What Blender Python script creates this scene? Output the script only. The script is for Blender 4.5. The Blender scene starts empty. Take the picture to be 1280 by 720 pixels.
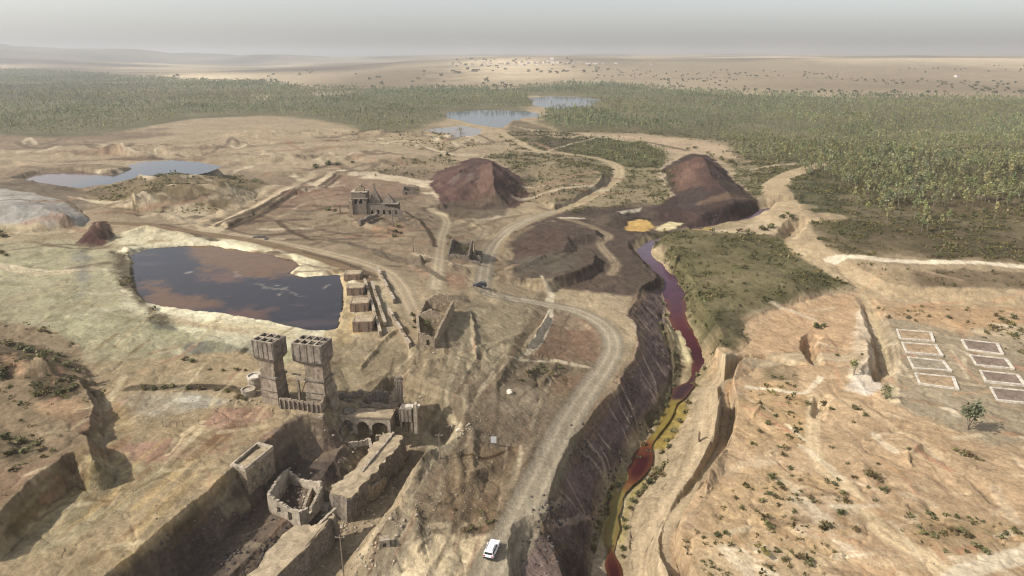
import bpy, bmesh, math, random
import numpy as np
from mathutils import Vector, Matrix
random.seed(7)
rng = np.random.default_rng(11)
S = bpy.context.scene
COL = S.collection
R = math.radians

# ------------------------------------------------------------------ camera, sky, sun, exposure
CAM_H = 85.0
PITCH = R(18.9)
FPX = 854.0                      # focal length in pixels of the 1280 wide photograph
cd = bpy.data.cameras.new('drone_camera')
cd.sensor_width = 36.0
cd.lens = FPX / 1280 * 36.0
cd.clip_start = 1.0
cd.clip_end = 120000.0
cam = bpy.data.objects.new('drone_camera', cd)
COL.objects.link(cam)
cam.location = (0, 0, CAM_H)
cam.rotation_euler = (R(90) - PITCH, 0, 0)
S.camera = cam

SUN_EL = R(40)
SDIR = Vector((-0.97, -0.24, 0)).normalized()          # horizontal direction towards the sun
w = bpy.data.worlds.new('World')
S.world = w
w.use_nodes = True
nt = w.node_tree
nt.nodes.clear()
wo = nt.nodes.new('ShaderNodeOutputWorld')
bg = nt.nodes.new('ShaderNodeBackground')
sky = nt.nodes.new('ShaderNodeTexSky')
sky.sky_type = 'NISHITA'
sky.sun_disc = False
sky.sun_elevation = SUN_EL
sky.sun_rotation = math.atan2(SDIR.x, SDIR.y)
sky.altitude = 200
sky.air_density = 1.0
sky.dust_density = 2.5
sky.ozone_density = 1.0
bg.inputs['Strength'].default_value = 0.15
hs = nt.nodes.new('ShaderNodeHueSaturation')
hs.inputs['Saturation'].default_value = 0.34
nt.links.new(sky.outputs[0], hs.inputs['Color'])
nt.links.new(hs.outputs[0], bg.inputs['Color'])
nt.links.new(bg.outputs[0], wo.inputs['Surface'])

sl = bpy.data.lights.new('sun', 'SUN')
sl.energy = 4.6
sl.angle = R(0.6)
sl.color = (1.0, 0.94, 0.85)
so = bpy.data.objects.new('sun', sl)
COL.objects.link(so)
sdir3 = Vector((SDIR.x * math.cos(SUN_EL), SDIR.y * math.cos(SUN_EL), math.sin(SUN_EL)))
so.rotation_euler = (-sdir3).to_track_quat('-Z', 'Y').to_euler()
so.location = (-200, -50, 300)

S.view_settings.view_transform = 'Standard'
S.view_settings.look = 'None'
S.view_settings.gamma = 1
S.view_settings.use_curve_mapping = False
S.view_settings.exposure = 0.36
S.cycles.use_denoising = True
S.cycles.filter_width = 1.15
S.cycles.max_bounces = 6
S.cycles.diffuse_bounces = 2
S.cycles.glossy_bounces = 2
S.cycles.volume_bounces = 1
S.cycles.transparent_max_bounces = 8
S.cycles.sample_clamp_indirect = 6

# ------------------------------------------------------------------ small numeric tools
SP, CP = math.sin(PITCH), math.cos(PITCH)

def P(px, py, z=0.0):
    """ground point (x, y) at height z seen at photograph pixel (px, py)"""
    u = (px - 640) / FPX
    v = (360 - py) / FPX
    t = (CAM_H - z) / (SP - v * CP)
    return (u * t, (CP + v * SP) * t)

def hsh(ix, iy, seed):
    h = (ix.astype(np.int64) * 374761393 + iy.astype(np.int64) * 668265263 + seed * 1442695041) & 0xFFFFFFFF
    h = ((h ^ (h >> 13)) * 1274126177) & 0xFFFFFFFF
    h = h ^ (h >> 16)
    return (h & 0xFFFFFF).astype(np.float32) / np.float32(0xFFFFFF)

def vnoise(x, y, seed=0):
    ix = np.floor(x); iy = np.floor(y)
    fx = (x - ix).astype(np.float32); fy = (y - iy).astype(np.float32)
    fx = fx * fx * (3 - 2 * fx); fy = fy * fy * (3 - 2 * fy)
    a = hsh(ix, iy, seed); b = hsh(ix + 1, iy, seed)
    c = hsh(ix, iy + 1, seed); d = hsh(ix + 1, iy + 1, seed)
    return ((a + (b - a) * fx) * (1 - fy) + (c + (d - c) * fx) * fy) * 2 - 1

def fbm(x, y, scale, seed=0, octv=4, gain=0.5):
    x = x / scale; y = y / scale
    s = 0; a = 1.0; t = 0
    for k in range(octv):
        ca, sa = math.cos(k * 1.1 + seed), math.sin(k * 1.1 + seed)
        s = s + a * vnoise((x * ca - y * sa) * 2 ** k + 17.3 * k, (x * sa + y * ca) * 2 ** k - 9.1 * k, seed * 31 + k)
        t += a; a *= gain
    return s / t

def sstep(a, b, x):
    t = np.clip((x - a) / (b - a), 0, 1)
    return t * t * (3 - 2 * t)

def seg_dist(X, Y, pts, closed=False):
    """distance to a polyline, and the parameter along it (index units)"""
    pts = np.asarray(pts, float)
    n = len(pts)
    best = np.full(X.shape, 1e9); par = np.zeros(X.shape)
    for i in range(n if closed else n - 1):
        ax, ay = pts[i]; bx, by = pts[(i + 1) % n]
        dx, dy = bx - ax, by - ay
        L = dx * dx + dy * dy + 1e-9
        t = np.clip(((X - ax) * dx + (Y - ay) * dy) / L, 0, 1)
        d = (X - ax - t * dx) ** 2 + (Y - ay - t * dy) ** 2
        m = d < best
        best = np.where(m, d, best); par = np.where(m, i + t, par)
    return np.sqrt(best), par

def inside(X, Y, pts):
    pts = np.asarray(pts, float)
    c = np.zeros(X.shape, bool)
    n = len(pts)
    for i in range(n):
        ax, ay = pts[i]; bx, by = pts[(i + 1) % n]
        if ay == by: continue
        c ^= ((ay > Y) != (by > Y)) & (X < (bx - ax) * (Y - ay) / (by - ay) + ax)
    return c

def smooth_line(pts, n=6):
    """Catmull-Rom through the points"""
    pts = [np.asarray(p, float) for p in pts]
    out = []
    for i in range(len(pts) - 1):
        p0 = pts[max(i - 1, 0)]; p1 = pts[i]; p2 = pts[i + 1]; p3 = pts[min(i + 2, len(pts) - 1)]
        for k in range(n):
            t = k / n
            out.append(0.5 * (2 * p1 + (p2 - p0) * t + (2 * p0 - 5 * p1 + 4 * p2 - p3) * t * t + (3 * p1 - p0 - 3 * p2 + p3) * t ** 3))
    out.append(pts[-1])
    return out

def lin(c):
    c = np.asarray(c, float) / 255.0
    return np.where(c <= 0.04045, c / 12.92, ((c + 0.055) / 1.055) ** 2.4)

# ------------------------------------------------------------------ the ground sheet: fan of quads, fine near, coarse far
NC = 1420
TH = np.linspace(R(-51), R(51), NC)
ypx = np.arange(830, 105, -0.72)
dep = PITCH + np.arctan((ypx - 360) / FPX)
r1 = CAM_H / np.tan(dep)
RR = np.concatenate([r1, np.geomspace(r1[-1] * 1.012, 46000, 190)])
NR = len(RR)
gx = (np.sin(TH)[None, :] * RR[:, None]).ravel()
gy = (np.cos(TH)[None, :] * RR[:, None]).ravel()
gr = np.repeat(RR, NC)
N = len(gx)
wscale = np.clip(gr * 0.0035, 0.35, 6.0)
WX = gx + wscale * (fbm(gx, gy, 9, 3, 4, 0.6) * 1.6 + fbm(gx, gy, 60, 5, 2) * 1.5)
WY = gy + wscale * (fbm(gx, gy, 9, 4, 4, 0.6) * 1.6 + fbm(gx, gy, 60, 6, 2) * 1.5)
H = np.zeros(N)

def sub(world_pts, pad):
    a = np.asarray(world_pts)
    x0, y0 = a.min(0) - pad; x1, y1 = a.max(0) + pad
    return np.nonzero((gx > x0) & (gx < x1) & (gy > y0) & (gy < y1))[0]

def wp(pts, z=0.0):
    return [P(p[0], p[1], p[2] if len(p) > 2 else z) for p in pts]

def plateau(pts, z, wd, add=False, warp=1.0, smooth=0):
    q = wp(pts, z)
    if smooth: q = smooth_line(q + [q[0]], smooth)[:-1]
    i = sub(q, wd * 1.5 + 20)
    X = gx[i] + (WX[i] - gx[i]) * warp; Y = gy[i] + (WY[i] - gy[i]) * warp
    d, _ = seg_dist(X, Y, q, True)
    ins = inside(X, Y, q)
    m = np.where(ins, 1.0, 1 - np.clip(d / wd, 0, 1))
    m = m * m * (3 - 2 * m) if wd > 12 else m
    H[i] = H[i] + m * z if add else H[i] * (1 - m) + z * m

def ridge(pts, line, h, zb=0.0, pw=1.0, warp=1.0):
    q = wp(pts, zb); l = wp(line, zb + h)
    i = sub(q, 5)
    X = gx[i] + (WX[i] - gx[i]) * warp; Y = gy[i] + (WY[i] - gy[i]) * warp
    d, _ = seg_dist(X, Y, q, True)
    ins = inside(X, Y, q)
    if len(l) == 1: e = np.hypot(X - l[0][0], Y - l[0][1])
    else: e, _ = seg_dist(X, Y, l)
    t = np.where(ins, d / (d + e + 1e-6), 0) ** pw
    H[i] += h * t

def channel(line, half, bank, zs=None, warp=0.8, sm=5):
    """cut: bottom follows the z of the line's points"""
    q = wp(line); z = [p[2] for p in line]
    q2 = smooth_line([(a[0], a[1], b) for a, b in zip(q, z)], sm)
    zz = np.array([a[2] for a in q2]); q2 = [a[:2] for a in q2]
    i = sub(q2, half + bank + 8)
    X = gx[i] + (WX[i] - gx[i]) * warp; Y = gy[i] + (WY[i] - gy[i]) * warp
    d, t = seg_dist(X, Y, q2)
    zc = np.interp(t, np.arange(len(zz)), zz)
    m = np.clip(1 - (d - half) / bank, 0, 1)
    H[i] = H[i] * (1 - m) + np.minimum(zc, H[i]) * m

# ---- far rolling country
far = sstep(1500, 4000, gr)
H += far * (fbm(gx, gy, 2600, 21, 3) * 16 + 12 * fbm(gx, gy, 800, 22, 4)) * np.clip(gr / 6000, 0.5, 2.5)
H += sstep(700, 1500, gr) * fbm(gx, gy, 420, 23, 3) * 5
# the plain climbs to a broad tan upland in the middle and on the right
upl = sstep(-0.42, 0.05, gx / np.maximum(gy, 1)) * sstep(1900, 4300, gr)
H += upl * (58 + 16 * fbm(gx, gy, 1100, 25, 4) + 5 * fbm(gx, gy, 300, 26, 3))
# ---- hills on the left horizon
hill = np.zeros(N)
for (az, dist, hh, wd) in ((-44, 7000, 200, 1500), (-37.2, 7600, 185, 700), (-33.5, 8200, 150, 900), (-29.5, 8600, 150, 950), (-25, 9000, 110, 1000), (-19, 8200, 80, 900), (-12, 7800, 50, 900), (-40, 9000, 190, 1500)):
    hx, hy = dist * math.sin(R(az)), dist * math.cos(R(az))
    hill = np.maximum(hill, hh * np.exp(-((gx - hx) ** 2 + (gy - hy) ** 2) / wd ** 2))
H += hill * (1 + 0.15 * fbm(gx, gy, 500, 24, 3))
# ---- left upper country of the mine
plateau([(-150, 320), (-150, 212), (100, 205), (330, 235), (420, 240), (500, 290), (530, 350), (520, 400), (512, 440), (480, 480), (430, 500), (-200, 520)], 10, 55, warp=0.3)
plateau([(405, 505), (440, 470), (490, 470), (500, 500), (500, 525), (410, 525)], 7.2, 22, warp=0.3)
plateau([(100, 800), (290, 610), (370, 590), (385, 625), (440, 612), (420, 640), (340, 730), (300, 800)], 0.6, 8, warp=0.5)
plateau([(365, 592), (398, 548), (425, 537), (508, 534), (540, 545), (515, 578), (440, 612), (385, 622)], 2.0, 2.5, warp=0.5)
plateau([(-260, 800), (40, 800), (130, 720), (287, 588), (345, 539), (372, 517), (404, 518), (414, 503), (416, 480), (400, 445), (300, 440), (-300, 440)], 9, 4.0, warp=0.35)
# left hill with cut faces
plateau([(-420, 760), (-25, 665), (42, 600), (85, 568), (97, 564), (120, 576), (112, 545), (60, 520), (-400, 500)], 14, 2.5, warp=0.9)
plateau([(-420, 560), (-400, 452), (50, 466), (95, 472), (108, 488), (114, 510), (114, 533), (100, 542), (40, 548)], 12.5, 2.0, warp=0.9)
ridge([(-150, 415), (0, 405), (45, 415), (100, 440), (118, 470), (60, 478), (-150, 490)], [(-120, 450), (20, 440), (70, 455)], 5, 11)
channel([(-90, 585, 13), (-20, 545, 12.3), (25, 545, 12.3), (45, 560, 12.8)], 1.0, 2)
# lake basin and pond basins: the bed lies just under the water level, the banks climb out of it
ZP = 9.0
POND = [(170, 318), (190, 312), (230, 309), (262, 308), (300, 315), (335, 321), (362, 327), (366, 333), (352, 343), (375, 349), (400, 347), (417, 345), (420, 360), (418, 390), (412, 412), (395, 412), (370, 407), (330, 399), (290, 392), (260, 387), (220, 383), (195, 379), (182, 366), (176, 345)]
LAKE = [(30, 226), (60, 217.5), (90, 217), (120, 219), (135, 221), (150, 219), (165, 215), (176, 211), (172, 206), (182, 203), (210, 202), (240, 204), (266, 209), (255, 214), (240, 217.5), (200, 220), (170, 226), (140, 232), (105, 237), (75, 234), (50, 229)]
RESV = [(562, 141), (600, 138), (650, 139), (668, 142), (668, 147), (650, 148), (638, 151), (622, 160), (600, 157), (580, 151), (566, 148)]
UPLK = [(668, 123), (690, 121), (720, 122), (745, 125), (735, 132), (700, 137), (692, 135), (674, 133)]
POOL = [(522, 168), (545, 162), (575, 158), (598, 163), (590, 169), (560, 174), (535, 173)]
H += sstep(400, 700, gr) * 0
plateau([(560, 135), (700, 135), (740, 165), (640, 185), (560, 180), (490, 172)], 1.0, 160, warp=0.3)
plateau([(640, 116), (770, 116), (770, 140), (640, 142)], 1.0, 200, warp=0.3)
plateau(RESV, -1.0, 14, warp=0.5); plateau(UPLK, -1.0, 18, warp=0.5); plateau(POOL, -1.0, 12, warp=0.5)
plateau(LAKE, 6.9, 7, warp=0.5)
plateau(POND, ZP - 0.35, 3.0, warp=0.6)
# mounds
ridge([(100, 244), (140, 231), (190, 220), (240, 216), (285, 218), (330, 228), (330, 240), (300, 262), (200, 268), (130, 262)], [(150, 245), (210, 235), (280, 230)], 9, 9)
ridge([(-60, 250), (0, 234), (50, 242), (85, 252), (112, 274), (95, 284), (40, 290), (-60, 285)], [(-20, 258), (40, 256), (75, 266)], 7, 10, 0.7)
ridge([(96, 306), (106, 287), (116, 277), (133, 277), (140, 292), (141, 307), (120, 308)], [(121, 277), (125, 277)], 7.5, 10)
# embankment lines (old railway) in the middle left
ridge([(262, 288), (300, 268), (420, 216), (440, 213), (430, 222), (320, 272), (285, 290)], [(285, 282), (425, 219)], 3.0, 8)
# red heap
ridge([(532, 224), (545, 213), (570, 206), (592, 197), (608, 198), (628, 208), (652, 222), (660, 240), (640, 250), (600, 257), (565, 254), (553, 240)], [(575, 212), (591, 203), (597, 212), (592, 225)], 11, 0, 0.9)
ridge([(592, 215), (600, 208), (625, 210), (660, 238), (640, 252), (600, 255)], [(611, 208), (618, 218), (622, 232)], 8, 3, 1.0)
ridge([(520, 262), (560, 253), (640, 262), (630, 271), (560, 272)], [(545, 264), (615, 266)], 3.5, 0)
# cut beside the upper track
ridge([(690, 196), (725, 196), (752, 205), (768, 219), (757, 230), (735, 242), (705, 256), (692, 262), (672, 250), (670, 215)], [(735, 208), (752, 216), (750, 226), (732, 236), (706, 249)], 5, 0, 0.6, warp=0.5)
# dark slag country between the heaps: benches with sharp edges to the right
plateau([(640, 290), (690, 275), (703, 278), (710, 288), (709, 300), (706, 315), (660, 322), (630, 312)], 3.0, 5)
plateau([(697, 283), (706, 280), (745, 285), (750, 292), (720, 296), (712, 292)], 3.0, 4)
plateau([(640, 350), (640, 330), (690, 318), (738, 312), (744, 318), (742, 328), (722, 338), (697, 345), (680, 352)], 4.0, 3.0, warp=0.7)
# second heap
ridge([(828, 214), (840, 205), (866, 193), (885, 195), (905, 214), (925, 238), (955, 262), (945, 272), (915, 279), (870, 283), (840, 278), (822, 264), (842, 245)], [(868, 201), (876, 208)], 11.5, -1, 1.05)
ridge([(850, 215), (880, 205), (905, 214), (925, 238), (955, 262), (945, 272), (915, 279), (870, 283), (850, 260)], [(880, 216), (915, 248), (930, 258)], 6.5, 0, 0.8)
# yellow basin
plateau([(776, 286), (780, 275), (800, 269), (816, 274), (855, 277), (850, 286), (815, 292), (790, 290)], -2.5, 7)
# slag face down to the river, river bed
ztop, zbot = 0.0, -10.0
top = [(800, 360), (796, 372), (785, 395), (797, 405), (798, 430), (790, 450), (778, 465), (775, 480), (755, 500), (742, 517), (728, 537), (714, 552), (702, 580), (690, 610), (684, 640), (665, 652), (652, 675), (650, 700), (645, 745), (640, 800)]
bot = [(822, 358), (830, 372), (828, 405), (840, 440), (843, 468), (838, 492), (828, 512), (812, 535), (797, 555), (783, 580), (772, 605), (765, 630), (752, 655), (745, 680), (738, 720), (733, 750), (730, 800)]
rb = [(1010, 258, -2.0), (962, 262, -2.1), (950, 268, -2.2), (930, 277, -2.4), (895, 282, -2.5), (860, 289, -2.7), (835, 296, -2.9), (818, 303, -3.1), (806, 313, -3.3), (815, 328, -3.5), (832, 345, -3.9), (841, 362, -4.5), (845, 385, -6.0), (849, 402, -7.2), (860, 420, -8.6), (870, 440, -9.8), (874, 452, -10.2), (867, 468, -10.6), (862, 480, -10.7), (852, 490, -10.8), (843, 505, -10.9), (836, 520, -11), (826, 535, -11), (814, 550, -11), (806, 565, -11.1), (801, 582, -11.2), (793, 597, -11.3), (783, 610, -11.4), (772, 624, -11.5), (768, 642, -11.6), (765, 660, -11.7), (763, 680, -11.8), (764, 700, -11.9), (769, 722, -12), (774, 760, -12), (778, 820, -12)]
RBY = [p[1] for p in rb if p[1] > 300]; RBZ = [p[2] for p in rb if p[1] > 300]
tw = wp(top, ztop); bw = [P(p[0], p[1], float(np.interp(p[1], RBY, RBZ)) + 0.6) for p in bot]
poly = tw + bw[::-1]
# everything right of the slag top falls towards the river, then the right bank climbs again
rightlow = tw + wp([(900, 800), (1000, 800), (905, 560), (920, 470), (905, 445), (880, 420), (862, 370), (850, 340), (838, 320)], -6)
i = sub(rightlow, 30)
X = gx[i] + (WX[i] - gx[i]) * 0.5; Y = gy[i] + (WY[i] - gy[i]) * 0.5
dt, _ = seg_dist(X, Y, tw); db, _ = seg_dist(X, Y, bw)
ins = inside(X, Y, poly)
low = inside(X, Y, bw + wp([(900, 800), (880, 640), (890, 560), (905, 470), (890, 445), (880, 420), (862, 370), (850, 340)], -6))
rbw = wp(rb); rz = np.array([p[2] for p in rb])
dr, pr = seg_dist(X, Y, rbw)
islag, inslag = i, ins
rzv = np.interp(pr, np.arange(len(rz)), rz) + 0.6
H[i] = np.where(ins, rzv * (dt / (dt + db + 1e-6)) ** 0.9, H[i])
H[i] = np.where(low, np.minimum(-2.0, rzv + np.clip((dr - 4) * 0.55, 0, 7.5)), H[i])
# right hand ground
plateau([(855, 330), (1000, 320), (1060, 350), (1110, 370), (1300, 380), (1500, 700), (1500, 820), (850, 820), (850, 720), (850, 660), (905, 590), (920, 530), (915, 480), (940, 465), (960, 450), (900, 440), (880, 420), (862, 380)], -2.5, 6, warp=0.4)
ridge([(815, 296), (830, 288), (900, 289), (960, 292), (1000, 308), (1040, 338), (1072, 356), (1040, 363), (1000, 372), (960, 385), (930, 400), (938, 425), (920, 440), (890, 442), (866, 420), (855, 390), (850, 355), (835, 328)], [(850, 310), (930, 330), (990, 345)], 5, -1, 0.6)
plateau([(985, 200), (1300, 180), (1400, 320), (1160, 318), (1040, 305), (1010, 285), (1000, 262), (985, 240)], 4, 45)
def rwid(py): return 0.56 * np.interp(py, [255, 268, 290, 305, 318, 345, 372, 395, 415, 440, 460, 470, 476, 488, 498, 504, 540, 556, 568, 590, 604, 614, 630, 645, 660, 680, 690, 705, 720, 830], [4.5, 5, 4, 4, 4.2, 5.2, 5.2, 4.6, 4.4, 4.0, 2.2, 0.8, 1.0, 3.2, 2.4, 0.9, 0.8, 1.0, 2.8, 3.0, 1.2, 0.7, 2.0, 1.0, 1.8, 1.2, 0.7, 1.9, 1.8, 1.7])
rw = np.array(smooth_line([np.array([*P(*p), p[2], p[1]]) for p in rb], 14))
i = sub(rw[:, :2], 14)
X = gx[i] + (WX[i] - gx[i]) * 0.9; Y = gy[i] + (WY[i] - gy[i]) * 0.9
d, t = seg_dist(X, Y, rw[:, :2])
zc = np.interp(t, np.arange(len(rw)), rw[:, 2]); hw = np.interp(t, np.arange(len(rw)), rwid(rw[:, 3]))
m = np.clip(1 - (d - hw * 0.75) / 5.0, 0, 1)
H[i] = H[i] * (1 - m) + np.minimum(zc - 0.3, H[i]) * m
# river side ditch and track on the right
channel([(1010, 457, -2.4), (990, 459, -4), (958, 461, -6.3), (928, 465, -7), (911, 476, -7), (906, 500, -7), (908, 528, -7), (903, 556, -7), (886, 590, -7), (862, 622, -7), (845, 645, -7.2), (837, 668, -7.5), (835, 690, -7.5), (846, 722, -7.5), (862, 770, -7.5)], 1.3, 0.8, warp=0.6)
channel([(1078, 372, -3), (1088, 395, -5.5), (1097, 420, -6.5), (1105, 448, -7), (1106, 470, -7), (1092, 483, -6)], 1.2, 2.6)
ridge([(1040, 470), (1060, 420), (1075, 400), (1092, 430), (1098, 470), (1085, 486)], [(1085, 425), (1092, 465)], 2.2, -2.5)
channel([(1020, 424, -4), (1010, 438, -6.5), (1012, 450, -6.5), (1022, 462, -5)], 0.8, 1.6)
channel([(1034, 500, -3.4), (1026, 510, -4.5), (1022, 528, -4)], 0.6, 1.6)
channel([(1016, 280, 2), (998, 288, -1.5), (986, 300, -1), (982, 306, -1)], 1.5, 4)
# the sunken yard right of the ruined embankment and the works yard
plateau([(500, 525), (556, 548), (552, 575), (505, 605), (470, 655), (440, 690), (400, 740), (360, 820), (250, 820), (340, 720), (420, 640), (470, 560)], -2.2, 5, warp=0.9)
# pit at the foot of the slag slope and the low terrace edge
plateau([(652, 715), (655, 680), (668, 672), (690, 690), (705, 725), (700, 760), (655, 760)], -3.0, 2.5)
ridge([(655, 660), (690, 662), (730, 700), (735, 740), (700, 740), (680, 690)], [(690, 672), (715, 712)], 1.8, -3)
# low embankments in the middle flat
ridge([(652, 446), (664, 425), (684, 398), (692, 385), (688, 405), (670, 440), (655, 452)], [(660, 440), (686, 395)], 1.6)
ridge([(640, 443), (690, 450), (742, 458), (738, 462), (690, 458), (640, 450)], [(650, 447), (735, 459)], 1.2)
ridge([(590, 642), (500, 632), (480, 638), (520, 650), (600, 662), (626, 655)], [(500, 638), (600, 652)], 1.0)
HAUL = [(600, 745), (614, 715), (640, 672), (665, 620), (690, 570), (712, 525), (738, 485), (758, 456), (767, 435), (762, 415), (745, 400), (715, 387), (680, 380), (640, 374), (606, 366), (604, 350), (608, 328), (618, 306), (636, 288), (660, 275), (690, 265)]
BANKROAD = [(1060, 448), (1020, 452), (980, 448), (945, 452), (912, 462), (893, 482), (886, 515), (882, 550), (865, 590), (842, 630), (818, 665), (812, 690), (815, 745)]
smoothed = np.ones(N)
T1 = [(290, 293), (330, 300), (390, 312), (440, 324), (480, 338), (500, 356), (512, 380), (522, 400)]
T2 = [(545, 360), (548, 330), (552, 300), (558, 275), (540, 262)]
T3 = [(140, 279), (190, 282), (240, 290), (300, 298), (350, 308), (400, 322), (440, 338), (456, 350)]
for ln, zz, hw_ in ((HAUL, 0, 3.6), (BANKROAD, -2.6, 3.4), (T1, 8, 5), (T2, 4, 4), (T3, 9, 4)):
    q = smooth_line([np.array(p_) for p_ in wp(ln, zz)], 4); i = sub(q, hw_ + 6); d, _ = seg_dist(gx[i], gy[i], q)
    smoothed[i] = np.minimum(smoothed[i], 0.12 + 0.88 * sstep(hw_, hw_ + 2.5, d))
# spoil lines and scraped benches, a metre or two high
def berm(line, h, wd, z=0.0):
    q = wp(line, z); i = sub(q, wd * 3 + 6)
    if len(i) == 0: return
    d, t = seg_dist(WX[i], WY[i], q)
    H[i] += h * np.exp(-(d / wd) ** 2) * smoothed[i]
rb_ = random.Random(55)
for k in range(34):
    x = rb_.uniform(-40, 480); y = rb_.uniform(160, 214); L = rb_.uniform(40, 190)
    berm([(x, y), (x + L * .33, y + rb_.uniform(-3, 3)), (x + L * .66, y + rb_.uniform(-3, 3)), (x + L, y + rb_.uniform(-4, 4))], rb_.uniform(0.8, 3.0), rb_.uniform(3, 7), 3)
for k in range(34):
    x = rb_.uniform(120, 640); y = rb_.uniform(225, 345); L = rb_.uniform(20, 80); sl = rb_.gauss(.1, .25)
    berm([(x, y), (x + L * .5, y + sl * L * .5 + rb_.gauss(0, 3)), (x + L, y + sl * L)], rb_.uniform(0.5, 1.8), rb_.uniform(1.5, 3.5), 6)
for k in range(26):
    x = rb_.uniform(480, 700); y = rb_.uniform(390, 690); L = rb_.uniform(15, 60); an = rb_.gauss(1.9, .7)
    berm([(x, y), (x + math.cos(an) * L * .5 + rb_.gauss(0, 3), y + math.sin(an) * L * .5), (x + math.cos(an) * L, y + math.sin(an) * L)], rb_.uniform(0.3, .9), rb_.uniform(.7, 1.5))
for k in range(40):
    x = rb_.uniform(900, 1290); y = rb_.uniform(480, 715); L = rb_.uniform(15, 60); an = rb_.gauss(.3, .6)
    berm([(x, y), (x + math.cos(an) * L * .5 + rb_.gauss(0, 3), y + math.sin(an) * L * .5), (x + math.cos(an) * L, y + math.sin(an) * L)], rb_.uniform(-.7, .8), rb_.uniform(.6, 1.6), -2.5)
plateau(LAKE, 6.9, 7, warp=0.5)
plateau(POND, ZP - 0.35, 3.0, warp=0.6)
# river-side terraces, gullies and small relief everywhere
slag = np.zeros(N); slag[islag] = inslag
nearw = 1 - sstep(500, 1400, gr)
rg = 1 - np.abs(fbm(gx, gy, 26, 41, 4))
H += smoothed * nearw * (fbm(gx, gy, 34, 40, 4) * 0.55 - (rg ** 6) * 0.35 + fbm(gx, gy, 5, 42, 5, 0.62) * 0.26 - (1 - np.abs(fbm(gx, gy, 11, 46, 4))) ** 8 * 0.35)
H += sstep(200, 500, gr) * nearw * fbm(gx, gy, 70, 43, 3) * 1.2
H += slag * (fbm((gx * 0.8 + gy * 0.6) * 1.5, (gy * 0.8 - gx * 0.6) * 0.45, 2.2, 44, 5, 0.65) * 0.38 + fbm(gx, gy, 8, 45, 3) * 0.6)

# broken rock and earth on every steep face
Hg = H.reshape(NR, NC)
sl_ = np.hypot(np.gradient(Hg, axis=0) / np.gradient(RR)[:, None], np.gradient(Hg, axis=1) / ((TH[1] - TH[0]) * RR)[:, None]).ravel()
STEEP = sstep(0.26, 0.8, sl_) * (1 - sstep(600, 1100, gr))
H += STEEP * (fbm(gx, gy, 2.6, 47, 5, 0.65) * 0.55 + fbm(gx, gy, 8, 48, 3) * (0.5 + 0.9 * sstep(300, 450, gr)) - (1 - np.abs(fbm(gx, gy, 4, 49, 3))) ** 6 * 0.4)
# ------------------------------------------------------------------ looking up the ground
HG = H.reshape(NR, NC)

def ground_z(x, y):
    r = math.hypot(x, y); t = math.atan2(x, y)
    ci = (t - TH[0]) / (TH[1] - TH[0]); ci = min(max(ci, 0), NC - 1.001); c0 = int(ci); fc = ci - c0
    ri = np.interp(r, RR, np.arange(NR)); ri = min(ri, NR - 1.001); r0 = int(ri); fr = ri - r0
    return float((HG[r0, c0] * (1 - fc) + HG[r0, c0 + 1] * fc) * (1 - fr) + (HG[r0 + 1, c0] * (1 - fc) + HG[r0 + 1, c0 + 1] * fc) * fr)

def at(px, py):
    """first ground point the pixel (px, py) of the photograph looks at"""
    u = (px - 640) / FPX; v = (360 - py) / FPX
    dx, dy, dz = u, CP + v * SP, -SP + v * CP
    L = math.hypot(dx, dy); slope = dz / L
    th = math.atan2(dx, dy)
    c = int(round((th - TH[0]) / (TH[1] - TH[0]))); c = min(max(c, 0), NC - 1)
    ray = CAM_H + slope * RR
    below = HG[:, c] >= ray
    k = int(np.argmax(below)) if below.any() else NR - 2
    if k == 0: r = RR[0]
    else:
        a = ray[k - 1] - HG[k - 1, c]; b = HG[k, c] - ray[k]
        r = RR[k - 1] + (RR[k] - RR[k - 1]) * (a / (a + b + 1e-9)); r = min(max(r, RR[k - 1]), RR[k])
    z = CAM_H + slope * r
    return (math.sin(th) * r, math.cos(th) * r, z)

def at2(p): return at(p[0], p[1])[:2]

def mpp(px, py):
    """metres across one photograph pixel there"""
    x, y, z = at(px, py)
    return (y * CP + (CAM_H - z) * SP) / FPX

def mpp_w(q):
    q = np.asarray(q); c = q.mean(0); return (max(c[1], 60) * CP + 80 * SP) / FPX

# ------------------------------------------------------------------ ground colours (albedo), traced from the photograph
K = 0.63
A = np.zeros((N, 3))
ROADM = np.zeros(N)
SCR = np.zeros(N)                 # how much low scrub speckles the ground
def C(r, g, b): return lin((r, g, b)) * K
nA = fbm(gx, gy, 45, 51, 5); nB = fbm(gx, gy, 12, 52, 5, 0.6); nC = fbm(gx * 0.35, gy, 14, 53, 4); nD = fbm(gx, gy, 3, 54, 4, 0.6); nE = fbm(gx, gy, 2.2, 56, 4, 0.65)
nS = fbm(gx * 0.25, gy * 1.0, 40 + 0.0 * gr, 55, 4)          # long streaks across the view
A[:] = C(178, 157, 122)

def mix(i, col, m):
    A[i] = A[i] * (1 - m[:, None]) + np.asarray(col) * m[:, None]

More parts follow.
